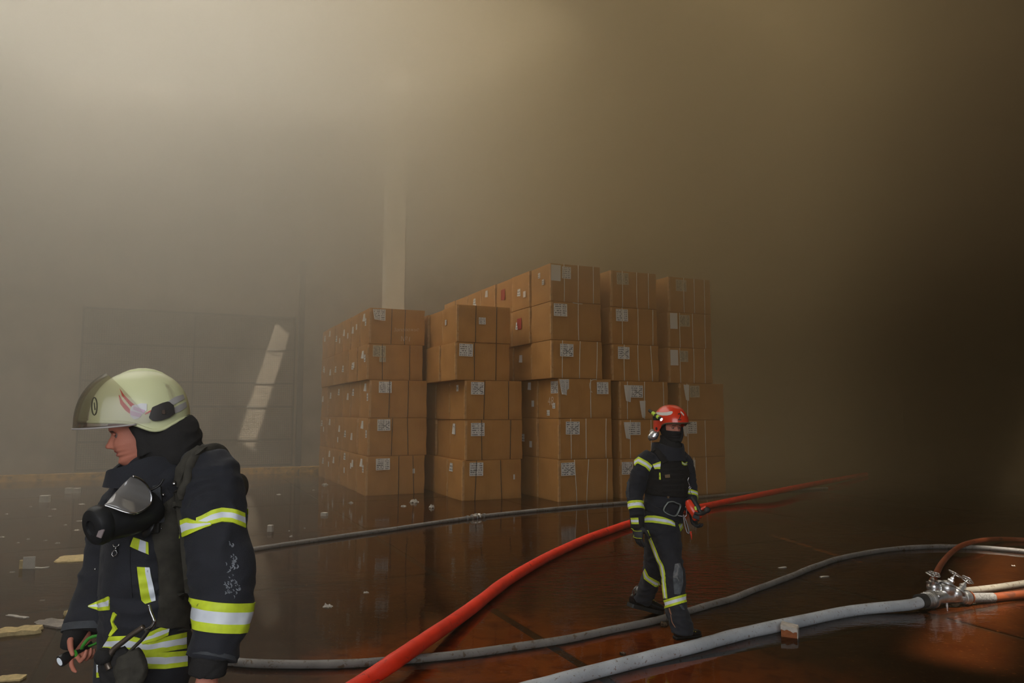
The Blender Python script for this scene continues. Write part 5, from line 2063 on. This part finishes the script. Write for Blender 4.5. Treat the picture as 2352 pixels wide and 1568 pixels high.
    for i, (pts, nm) in enumerate((([(262, 1492), (268, 1515), (262, 1545), (250, 1575)], 'glove'), ([(292, 1498), (300, 1520), (298, 1550), (285, 1580)], 'glove'))):
        bm = bmesh.new()
        rad = [(.038, .025), (.055, .030), (.055, .028), (.030, .02)]
        loft_bm(bm, [(W(x, y, 2.53 - .02 * i), cam_x, a, b) for (x, y), (a, b) in zip(pts, rad)], 14)
        for k in range(4):
            x0, y0 = pts[2]
            tube_bm(bm, [W(x0 - 12 + k * 10, y0 + 5, 2.53 - .02 * i), W(x0 - 18 + k * 10, y0 + 40, 2.53 - .02 * i), W(x0 - 20 + k * 11, y0 + 62 - abs(k - 1.5) * 6, 2.54 - .02 * i)], [.013, .012, .009], 8)
        put(nm, fuse(bm, .005, 3, (.006, 22, 1)), OLIVE if i else BLACKC, GL)
    bm = bmesh.new()
    loft_bm(bm, [(W(240, 1490, 2.50), cam_x, .018, .02), (W(238, 1505, 2.50), cam_x, .03, .03), (W(240, 1522, 2.50), cam_x, .022, .022)], 14)
    put('glove_knot', fuse(bm, .005, 2), BLACKC, GL)


left_man()


# ------------------------------------------------------------------ firefighter walking in front of the cartons
def right_man():
    f = Vector((.60, -.80, 0))
    l = Vector((.80, .60, 0))
    X = Vector((1, 0, 0))
    YB = 6.05
    foot = G(1570, 1466)
    P = thing('person', 'firefighter in red helmet and black face cover walking right through the water', 'person', (foot.x, foot.y, 0))
    bm = bmesh.new()
    T = [(1521, 1222, .180, .150), (1521, 1210, .198, .158), (1523, 1175, .178, .142), (1527, 1140, .180, .142), (1530, 1100, .195, .148), (1530, 1065, .200, .138), (1531, 1042, .150, .110), (1533, 1024, .080, .080)]
    loft_bm(bm, [(W(x, y, YB), l, a, b) for x, y, a, b in T], 26)
    RA = [(1495, 1052, 6.00, .072, .075), (1480, 1062, 5.97, .078, .078), (1470, 1090, 5.96, .074, .074), (1460, 1122, 5.97, .074, .074), (1458, 1140, 5.94, .066, .066), (1461, 1162, 5.90, .062, .062), (1464, 1186, 5.87, .060, .058)]
    loft_bm(bm, [(W(x, y, Y), X, a, b) for x, y, Y, a, b in RA], 18)
    LA = [(1562, 1050, 6.12, .066, .07), (1574, 1066, 6.16, .068, .072), (1581, 1095, 6.17, .062, .066), (1585, 1125, 6.16, .060, .064), (1586, 1148, 6.08, .054, .056), (1589, 1172, 6.00, .050, .052)]
    loft_bm(bm, [(W(x, y, Y), X, a, b) for x, y, Y, a, b in LA], 18)
    # front (right) leg, rear (left) leg
    FL = [(1527, 1205, 6.02, .120, .125), (1529, 1240, 5.98, .122, .125), (1538, 1285, 5.91, .102, .110), (1547, 1325, 5.84, .090, .100), (1549, 1372, 5.79, .084, .092), (1556, 1410, 5.75, .084, .092), (1565, 1440, 5.72, .088, .098), (1566, 1456, 5.71, .082, .090)]
    loft_bm(bm, [(W(x, y, Y), X, a, b) for x, y, Y, a, b in FL], 22)
    RL = [(1515, 1205, 6.10, .115, .12), (1511, 1245, 6.15, .108, .112), (1505, 1290, 6.22, .094, .10), (1498, 1322, 6.28, .084, .088), (1488, 1350, 6.36, .080, .082), (1480, 1368, 6.40, .080, .078), (1475, 1380, 6.42, .074, .072)]
    loft_bm(bm, [(W(x, y, Y), X, a, b) for x, y, Y, a, b in RL], 20)
    me = fuse(bm, .0085, 3, (.012, 7.5, 1.5))
    put('turnout_suit', me, NAVY, P)
    bvh = bvh_of(me)
    # boots
    o, M, k = boot('boot', G(1609, 1461), G(1549, 1468), 0.0, P, ankle=W(1566, 1446, 5.71))
    toe = G(1520, 1411)
    hl = W(1445, 1390, 6.46)
    o2, M2, k2 = boot('boot', toe, Vector((hl.x, hl.y, 0)), hl.z - .01, P, ankle=W(1474, 1372, 6.42))
    YELLOWL = mat('yellow_boot_laces', (.62, .50, .02), .6)
    for Mx, kk, ob in ((M, k, o), (M2, k2, o2)):
        bm = bmesh.new()
        box_bm(bm, (.115 * kk, -.0, .125 * kk), (.05, .075, .012), Matrix.Rotation(.55, 3, 'Y'), .003)
        for q in range(4):
            x = (.15 + .022 * q) * kk
            z = (.108 - .010 * q) * kk
            tube_bm(bm, [(x, -.035, z - .012), (x + .006, 0, z), (x, .035, z - .012)], .0035, 6)
        bmesh.ops.transform(bm, matrix=Mx, verts=bm.verts[:])
        put('boot_laces', bm_mesh(bm, True, angle=40), YELLOWL, ob)

    # head, balaclava
    hf = Vector((.50, -.86, 0)).normalized()
    HMx = frame(W(1538, 982, 6.04), hf, math.radians(6), 0, 1.0)
    place_head(P, HMx, ears=False)
    bm = head_mesh()
    for v in bm.verts:
        v.co = Vector((v.co.x * 1.05 + .003, v.co.y * 1.07, v.co.z * 1.04))
        if v.co.x > .112:
            v.co.x = .112 + (v.co.x - .112) * .6
        v.co.x += .006 if (v.co.x > .05 and v.co.z < -.008) else 0
    dele = [fc for fc in bm.faces if (-.012 < fc.calc_center_median().z < .045 and fc.calc_center_median().x > .040) or fc.calc_center_median().z > .06]
    bmesh.ops.delete(bm, geom=dele, context='FACES')
    bmesh.ops.transform(bm, matrix=HMx, verts=bm.verts[:])
    for fc in bm.faces:
        fc.material_index = 0
    put('face_cover', bm_mesh(bm, True), BLACKC, P)
    bm = bmesh.new()
    loft_bm(bm, [(W(1538, 1000, 6.06), l, .075, .080), (W(1538, 1015, 6.05), l, .078, .085), (W(1538, 1030, 6.04), l, .095, .10), (W(1536, 1045, 6.04), l, .13, .11)], 22)
    put('neck_hood', fuse(bm, .006, 3, (.006, 14, 1.3)), BLACKC, P)
    # collar, turned up, closer to the chin on his right
    bm = bmesh.new()
    cc = W(1534, 1030, 6.04)
    rings = []
    for rr, dz in ((1.10, -.09), (1.04, -.03), (1.0, 0.0), (.93, .0), (.92, -.06)):
        ring = []
        for kx in range(36):
            a = 2 * math.pi * kx / 36
            q = f * (math.cos(a) * .135 * rr) + l * (math.sin(a) * .115 * rr)
            lift = .048 - .040 * max(0, math.cos(a + .2)) ** 2
            ring.append(bm.verts.new(cc + q + Vector((0, 0, dz + (lift if dz > -.05 else 0)))))
        rings.append(ring)
    for A, B in zip(rings, rings[1:]):
        for kx in range(36):
            bm.faces.new((A[kx], A[(kx + 1) % 36], B[(kx + 1) % 36], B[kx]))
    bmesh.ops.recalc_face_normals(bm, faces=bm.faces[:])
    put('collar', bm_mesh(bm, True, angle=60), NAVY, P)

    # helmet
    REDH = mat('glossy_red_shell', (.80, .045, .012), .28, noise_amt=.06, noise_scale=6, coat=.5)
    BR = mat('brown_visor_edge', (.12, .085, .05), .4)
    HM = frame(W(1540, 971, 6.04), hf, math.radians(3))

    def low(a):
        b = abs(a)
        return .014 * math.cos(a) - .075 * math.exp(-(b - 1.75) ** 2 / .16) - (.030 if b > 1.75 else 0) * min(1, (b - 1.75) / .5)
    bm = bmesh.new()
    dome_bm(bm, .160, .145, .122, .148, low, HM, thick=.005, ex=2.15)
    hel_me = bm_mesh(bm, True, angle=50)
    hel = put('helmet', hel_me, REDH, P)
    hel['label'] = 'glossy red helmet shell'
    hb = bvh_of(hel_me)
    bm = bmesh.new()
    tube_bm(bm, [HM @ Vector((math.cos(a) * .158, 0, math.sin(a) * .132 + .003)) for a in [.15 + kx * .2 for kx in range(12)]], [.003] + [.006] * 10 + [.003], 8)
    put('crest', bm_mesh(bm, True), REDH, hel)
    pts, rad = [], []
    for kx in range(33):
        a = -1.3 + 2.6 * kx / 32
        ca, sa = math.cos(a), math.sin(a)
        R0 = 1.0 / ((abs(ca) / .160) ** 2.2 + (abs(sa) / .122) ** 2.2) ** (1 / 2.2)
        pts.append(HM @ Vector((R0 * ca * 1.05, R0 * sa * 1.03, low(a) - .004)))
    bm = bmesh.new()
    tube_bm(bm, pts, .0075, 8, flat=.8)
    put('visor_edge', bm_mesh(bm, True), BR, hel)
    WH = mat('white_helmet_stripe', (.75, .72, .66), .5)
    patch('helmet_stripe', hb, [(1507, 946), (1520, 947), (1533, 946.5), (1541, 944), (1545, 945)], [(1509, 951), (1520, 954), (1533, 954), (1541, 952), (1545, 948)], hel, WH, th=.002, rows=3)
    patch('helmet_stripe', hb, [(1563, 944), (1568, 948), (1571, 953)], [(1563, 947), (1567, 951), (1570, 955)], hel, WH, th=.002, rows=2, n=5)
    # the figure 2
    cur = bpy.data.curves.new('numeral', 'FONT')
    cur.body = '2'
    cur.size = .082
    cur.extrude = .0008
    tmp = bpy.data.objects.new('tmpn', cur)
    C.objects.link(tmp)
    nm = bpy.data.meshes.new_from_object(tmp.evaluated_get(bpy.context.evaluated_depsgraph_get()))
    bpy.data.objects.remove(tmp)
    bm = bmesh.new()
    bm.from_mesh(nm)
    bmesh.ops.subdivide_edges(bm, edges=[e for e in bm.edges if e.calc_length() > .008], cuts=2)
    bmesh.ops.triangulate(bm, faces=bm.faces[:])
    s = 1 / F * 6.0
    for v in bm.verts:
        z = v.co.z
        px = 1556 + (v.co.x * .80) / s
        py = 965 - v.co.y / s
        q, nr, _ = onto(hb, px, py, 6.0)
        v.co = q + nr * (.0022 + (.001 if z > 0 else 0))
    numeral = put('numeral', bm_mesh(bm), BLACK_RUBBER, hel)
    # ear boss and lamp
    q, nr, _ = onto(hb, 1508, 984, 6.0)
    bm = bmesh.new()
    lathe_bm(bm, [(.012, -.004), (.012, .004), (.007, .006), (.0, .006)], 14, aim(q, nr))
    put('ear_bolt', bm_mesh(bm, True, angle=40), BLACK_RUBBER, hel)
    l0 = W(1519, 963, 5.86)
    l1 = W(1491, 942, 5.97)
    d = (l1 - l0).normalized()
    L = (l1 - l0).length
    NEON = mat('neon_yellow_plastic', (.62, .85, .08), .4)
    bm = bmesh.new()
    lathe_bm(bm, [(.014, 0), (.0165, .001), (.0165, .018), (.013, .024), (.013, L - .004), (.011, L)], 16, aim(l0, d))
    lamp = put('helmet_lamp', bm_mesh(bm, True, angle=40), BLACK_RUBBER, hel)
    bm = bmesh.new()
    for a_, b_ in ((.028, .050), (.075, .108)):
        lathe_bm(bm, [(.013, a_ - .001), (.0152, a_), (.0152, b_), (.013, b_ + .001)], 16, aim(l0, d))
    put('lamp_sleeve', bm_mesh(bm, True, angle=40), NEON, hel)
    bm = bmesh.new()
    lathe_bm(bm, [(.0, -.002), (.013, -.0015), (.013, .001)], 16, aim(l0, d))
    put('lamp_lens', bm_mesh(bm, True, angle=40), mat('lamp_glow', (.9, .9, .95), .2, emis=(.9, .95, 1), estr=2.0), hel)
    bm = bmesh.new()
    q, nr, _ = onto(hb, 1507, 962, 6.0)
    box_bm(bm, (q + W(1506, 958, 5.91)) / 2, (.030, .05, .035), Matrix.Rotation(.5, 3, 'Z'), .004)
    put('lamp_bracket', bm_mesh(bm), BLACK_RUBBER, hel)
    # foil neck guard curling behind the ear
    FOIL = mat('crinkled_foil', (.62, .62, .62), .25, metal=.9, bump=.006, bump_scale=45)
    bm = bmesh.new()
    loft_bm(bm, [(W(1491, 1007, 6.02), X, .012, .02), (W(1496, 1003, 6.0), Vector((.6, 0, .8)), .034, .03), (W(1505, 998, 5.99), Vector((.6, 0, .8)), .036, .03), (W(1511, 993, 6.0), X, .012, .02)], 14)
    put('foil_neck_guard', fuse(bm, .004, 2), FOIL, P)
    bm = bmesh.new()
    loft_bm(bm, [(W(1500, 985, 6.12), X, .02, .02), (W(1500, 992, 6.12), X, .03, .03), (W(1501, 1000, 6.12), X, .02, .02)], 12)
    put('helmet_pad', fuse(bm, .005, 2), mat('beige_pad', (.35, .31, .24), .8), P)
    # chin strap on the far side
    bm = bmesh.new()
    tube_bm(bm, crom([tuple(W(1566, 980, 6.02)), tuple(W(1567, 995, 6.0)), tuple(W(1564, 1008, 5.98)), tuple(W(1561, 1014, 5.97))], 4), [.010] * 5 + [.013] * 8, 8, flat=.5)
    put('chin_strap', bm_mesh(bm, True), BLACKC, P)

    # plate vest over the jacket
    VEST = mat('black_vest_cloth', (.010, .009, .009), .92, bump=.002, bump_scale=120)
    bm = bmesh.new()
    TV = [(1528, 1136, .196, .160), (1529, 1120, .204, .166), (1530, 1090, .208, .168), (1531, 1068, .200, .158), (1533, 1052, .150, .130), (1534, 1042, .11, .11)]
    loft_bm(bm, [(W(x, y, YB), l, a, b) for x, y, a, b in TV], 26)
    # keep the arms outside: the vest is cut narrower across the shoulders
    vme = fuse(bm, .008, 3, (.005, 10, 2))
    vest = put('vest', vme, VEST, P)
    vb = bvh_of(vme, me)
    for y in (1076, 1088, 1100, 1112, 1124):
        patch('vest_webbing', vb, [(1522, y), (1545, y - 1), (1570, y - 2)], [(1522, y + 5), (1545, y + 4), (1570, y + 3)], vest, BLACKC, th=.007, rows=2)
    patch('vest_strap', vb, [(1498, 1030), (1508, 1046), (1522, 1066)], [(1508, 1024), (1520, 1040), (1534, 1060)], vest, VEST, th=.010)
    patch('name_tab', vb, [(1526.5, 1090), (1537, 1089)], [(1527, 1097), (1537.5, 1095.5)], vest, mat('tan_tab', (.20, .13, .07), .8), th=.014, n=4, rows=2)
    patch('name_tab', vb, [(1532, 1139), (1537, 1139)], [(1532, 1143.5), (1537, 1143)], vest, mat('tan_tab', (.20, .13, .07), .8), th=.012, n=4, rows=2)
    # tapes
    tape('reflective_tape', vb, [(1454.5, 1059), (1467, 1049), (1486, 1059), (1499, 1070)], [(1455, 1070), (1465, 1063.5), (1483, 1073), (1491, 1082)], P, n=18)
    tape('reflective_tape', vb, [(1499, 1066), (1510, 1062), (1518, 1059)], [(1504, 1077), (1511, 1076.5), (1516.5, 1077)], P, n=8)
    tape('reflective_tape', vb, [(1565, 1059), (1572, 1064), (1578, 1060)], [(1567, 1066), (1572, 1069), (1578, 1068)], P, n=8)
    patch('reflective_tape', vb, [(1514, 1085), (1514, 1101)], [(1517, 1085), (1518, 1101)], P, YEL, n=5, rows=2, th=.006)
    band('reflective_tape', bvh, W(1462, 1162, 5.90), W(1464, 1186, 5.87) - W(1461, 1150, 5.92), .060, P, .078)
    band('reflective_tape', bvh, W(1587.5, 1138, 6.11), W(1589, 1165, 6.02) - W(1585, 1120, 6.16), .050, P, .075)
    tape('reflective_tape', bvh, [(1481, 1188), (1486, 1183.5), (1503.5, 1183.5), (1527.6, 1187.5), (1540, 1191.5), (1549, 1199.5)], [(1480.5, 1199.5), (1487, 1199.5), (1499, 1199.5), (1527.6, 1203.6), (1540, 1206), (1550.5, 1209)], P, n=20)
    tape('reflective_tape', bvh, [(1558.6, 1204), (1568, 1192)], [(1563, 1220), (1570, 1208)], P, n=5)
    sidel = [(1484, 1217), (1491, 1241), (1499, 1264), (1505, 1281), (1515, 1298), (1518, 1316), (1520, 1336), (1522, 1355), (1524.5, 1374)]
    sider = [(1489, 1217), (1498, 1241), (1508, 1264), (1514, 1281), (1524, 1298), (1528, 1316), (1529, 1336), (1531, 1355), (1533, 1374)]
    tape('reflective_tape', bvh, sidel, sider, P, n=34)
    kc = W(1547.5, 1381, 5.785)
    band('reflective_tape', bvh, kc, W(1553, 1402, 5.76) - W(1548, 1360, 5.80) + Vector((.03, 0, -.0)), .056, P, .115)
    tape('reflective_tape', bvh, [(1481.4, 1305.4), (1490, 1323), (1514, 1335.7)], [(1477.4, 1313.4), (1480, 1329), (1504.5, 1347), (1515.7, 1347)], P, n=16)
    # zip and knee patch
    patch('zip', bvh, [(1536.5, 1396), (1538, 1404), (1541, 1411)], [(1538.5, 1396), (1541, 1404), (1543, 1411)], P, mat('copper_zip', (.35, .17, .10), .5), n=6, rows=2)
    patch('zip', bvh, [(1540.5, 1412), (1543, 1428), (1551, 1441)], [(1541.5, 1412), (1544, 1427.5), (1552, 1440.5)], P, mat('copper_zip', (.35, .17, .10), .5), n=8, rows=1)
    MUD = mat('muddy_knee_patch', (.075, .085, .095), .8, noise_amt=.5, noise_scale=22, dirt=((.22, .22, .22), .58, .66, 14))
    patch('knee_patch', bvh, [(1550, 1295), (1546, 1320), (1547, 1345), (1549, 1364)], [(1561, 1293), (1568, 1312), (1568, 1340), (1562, 1365)], P, MUD, th=.005, rows=8)
    patch('mud_smear', bvh, [(1560, 1390), (1568, 1400)], [(1566, 1388), (1573, 1400)], P, MUD, th=.002, rows=3, n=5)
    patch('elbow_patch', bvh, [(1441, 1108), (1438, 1125), (1440, 1142)], [(1447, 1104), (1445, 1125), (1446, 1146)], P, GREYC, th=.006, rows=4)
    # belt with big buckle
    patch('belt', vb, [(1486, 1152), (1510, 1165), (1535, 1175), (1560, 1184), (1572, 1186)], [(1484, 1168), (1508, 1180), (1535, 1192), (1558, 1200), (1571, 1200)], P, NAVY, th=.016, rows=3, n=16)
    bm = bmesh.new()
    pts = []
    for x, y in ((1532, 1151), (1541, 1150), (1549, 1153), (1556, 1157), (1553, 1170), (1544, 1184), (1533, 1180), (1522, 1174), (1525, 1161), (1532, 1151)):
        q, nr, g = onto(vb, x, y, 5.8)
        pts.append(tuple(q + nr * .030))
    tube_bm(bm, crom(pts, 4), .010, 8, flat=.5, cap=False)
    put('belt_buckle', bm_mesh(bm, True), mat('grey_green_buckle', (.30, .34, .32), .4, metal=.4), P)
    # hanging strap end by the thigh
    patch('strap_end', bvh, [(1486, 1230), (1492, 1238)], [(1490, 1226), (1497, 1233)], P, GREYC, th=.012, n=5, rows=2)

    # gloves
    GLV = mat('black_glove_leather', (.020, .021, .024), .7, noise_amt=.3, noise_scale=30, bump=.0015, bump_scale=160)
    wr = W(1464, 1206, 5.865)
    dn = Vector((.05, -.06, -1)).normalized()
    yv = Vector((.55, -.83, 0))
    yv = (yv - dn * yv.dot(dn)).normalized()
    M = Matrix((dn, yv, dn.cross(yv))).transposed().to_4x4()
    hg, _ = hand('glove', Matrix.Translation(wr) @ M, P, GLV, side=1, fat=1.28, curl=(.18, .30, .22), thumb=.4, voxel=.0042)
    bm = bmesh.new()
    loft_bm(bm, [(W(1463, 1184, 5.87), X, .058, .056), (W(1464, 1200, 5.87), X, .056, .054), (W(1464, 1214, 5.865), X, .052, .046)], 18)
    gc = put('glove_cuff', fuse(bm, .006, 2), BLACKC, P)
    gb = bvh_of(gc.data, hg.data)
    tape('glove_tape', gb, [(1449, 1189), (1466, 1189)], [(1451, 1203), (1467, 1203)], P, n=8)
    patch('glove_back', gb, [(1450, 1219), (1462, 1221), (1474, 1219)], [(1449, 1230), (1462, 1234), (1474, 1235)], P, GREYC, n=8, rows=3, th=.003)
    patch('piping', gb, [(1449, 1216), (1462, 1219), (1474, 1218.5)], [(1449, 1217), (1462, 1220), (1474, 1219.5)], P, YEL, n=8, rows=1, th=.005)
    patch('piping', gb, [(1448, 1229), (1461, 1234), (1474, 1235)], [(1448, 1230), (1461, 1235), (1474, 1236)], P, YEL, n=8, rows=1, th=.005)
    # left hand closed round the tool
    wl = W(1590, 1177, 5.99)
    dn = Vector((.10, -.35, -.93)).normalized()
    yv = Vector((-.6, -.75, .1))
    yv = (yv - dn * yv.dot(dn)).normalized()
    M = Matrix((dn, yv, dn.cross(yv))).transposed().to_4x4()
    hand('glove', Matrix.Translation(wl) @ M, P, GLV, side=1, fat=1.2, curl=(.7, .9, .6), thumb=.8, voxel=.0042)

    # red hand tool on a lanyard
    RT = mat('red_tool_plastic', (.78, .05, .015), .35, coat=.3)
    KT = mat('black_tool_rubber', (.020, .020, .021), .5)
    a0 = W(1580, 1150, 5.80)
    a1 = W(1604, 1192, 5.74)
    TL = thing('hand_tool', 'red and black handheld camera tool carried by the walking firefighter', 'tool', tuple(a1))
    d = (a1 - a0).normalized()
    bm = bmesh.new()
    loft_bm(bm, [(a0 - d * .005, X, .018, .018), (a0 + d * .02, X, .034, .030), (a0 + d * .06, X, .040, .034), (a0 + d * .11, X, .034, .030), (a1 - d * .02, X, .040, .034), (a1, X, .034, .030)], 18)
    put('tool_body', fuse(bm, .0045, 1), RT, TL)
    bm = bmesh.new()
    b0, b1 = W(1589, 1141, 5.79), W(1612, 1180, 5.73)
    loft_bm(bm, [(b0, X, .014, .012), (b0.lerp(b1, .3), X, .020, .016), (b0.lerp(b1, .7), X, .020, .016), (b1, X, .016, .014)], 12)
    put('tool_spine', bm_mesh(bm, True, angle=50), KT, TL)
    bm = bmesh.new()
    tube_bm(bm, crom([tuple(W(1596, 1178, 5.70)), tuple(W(1606, 1180, 5.68)), tuple(W(1618, 1177, 5.70)), tuple(W(1627, 1168, 5.72))], 4), [.012] * 5 + [.014] * 5 + [.022] * 3, 12)
    put('tool_grip', bm_mesh(bm, True), KT, TL)
    bm = bmesh.new()
    tube_bm(bm, crom([tuple(W(1608, 1174, 5.74)), tuple(W(1612, 1168, 5.74)), tuple(W(1622, 1163, 5.74))], 4), .010, 10)
    put('tool_trigger', bm_mesh(bm, True), RT, TL)
    bm = bmesh.new()
    box_bm(bm, W(1599, 1187, 5.70), (.05, .012, .030), Matrix.Rotation(.35, 3, 'Y'), .003)
    put('tool_screen', bm_mesh(bm), KT, TL)
    bm = bmesh.new()
    box_bm(bm, W(1597.5, 1167, 5.722), (.016, .005, .028), Matrix.Rotation(-.3, 3, 'Y'), .001)
    put('tool_sticker', bm_mesh(bm), NEON, TL)
    bm = bmesh.new()
    tube_bm(bm, [W(1586, 1220, 5.85), W(1588, 1230, 5.85), W(1588.5, 1239, 5.85)], [.009, .006, .002], 8)
    put('wrist_cord', bm_mesh(bm, True), RT, TL)
    bm = bmesh.new()
    cp = crom([tuple(W(x, y, 5.86)) for x, y in ((1582, 1096), (1580, 1104), (1583, 1112), (1584.5, 1118), (1585, 1126), (1588, 1135))], 5)
    tube_bm(bm, cp, .003, 6)
    tube_bm(bm, [W(1584.5 + 2.4 * math.cos(t * .63), 1120 + 2.6 * math.sin(t * .63), 5.855) for t in range(11)], .0025, 6, cap=False)
    put('lanyard', bm_mesh(bm, True), STEEL, TL)
    # carabiner
    KR = thing('carabiner', 'long steel carabiner hanging from the belt of the walking firefighter', 'carabiner', tuple(W(1575, 1200, 5.8)))
    bm = bmesh.new()
    tube_bm(bm, crom([tuple(W(x, y, 5.80)) for x, y in ((1569, 1182), (1571, 1194), (1574, 1210), (1578, 1222), (1582, 1225), (1582, 1217), (1577, 1200), (1571, 1184), (1569, 1182))], 4), .0055, 8, cap=False)
    put('carabiner_bow', bm_mesh(bm, True), STEEL, KR)
    bm = bmesh.new()
    tube_bm(bm, crom([tuple(W(x, y, 5.81)) for x, y in ((1557, 1183.5), (1566, 1185), (1575, 1185), (1577, 1180), (1577, 1168), (1574, 1163))], 4), .004, 8)
    put('carabiner_ring', bm_mesh(bm, True), STEEL, KR)


right_man()
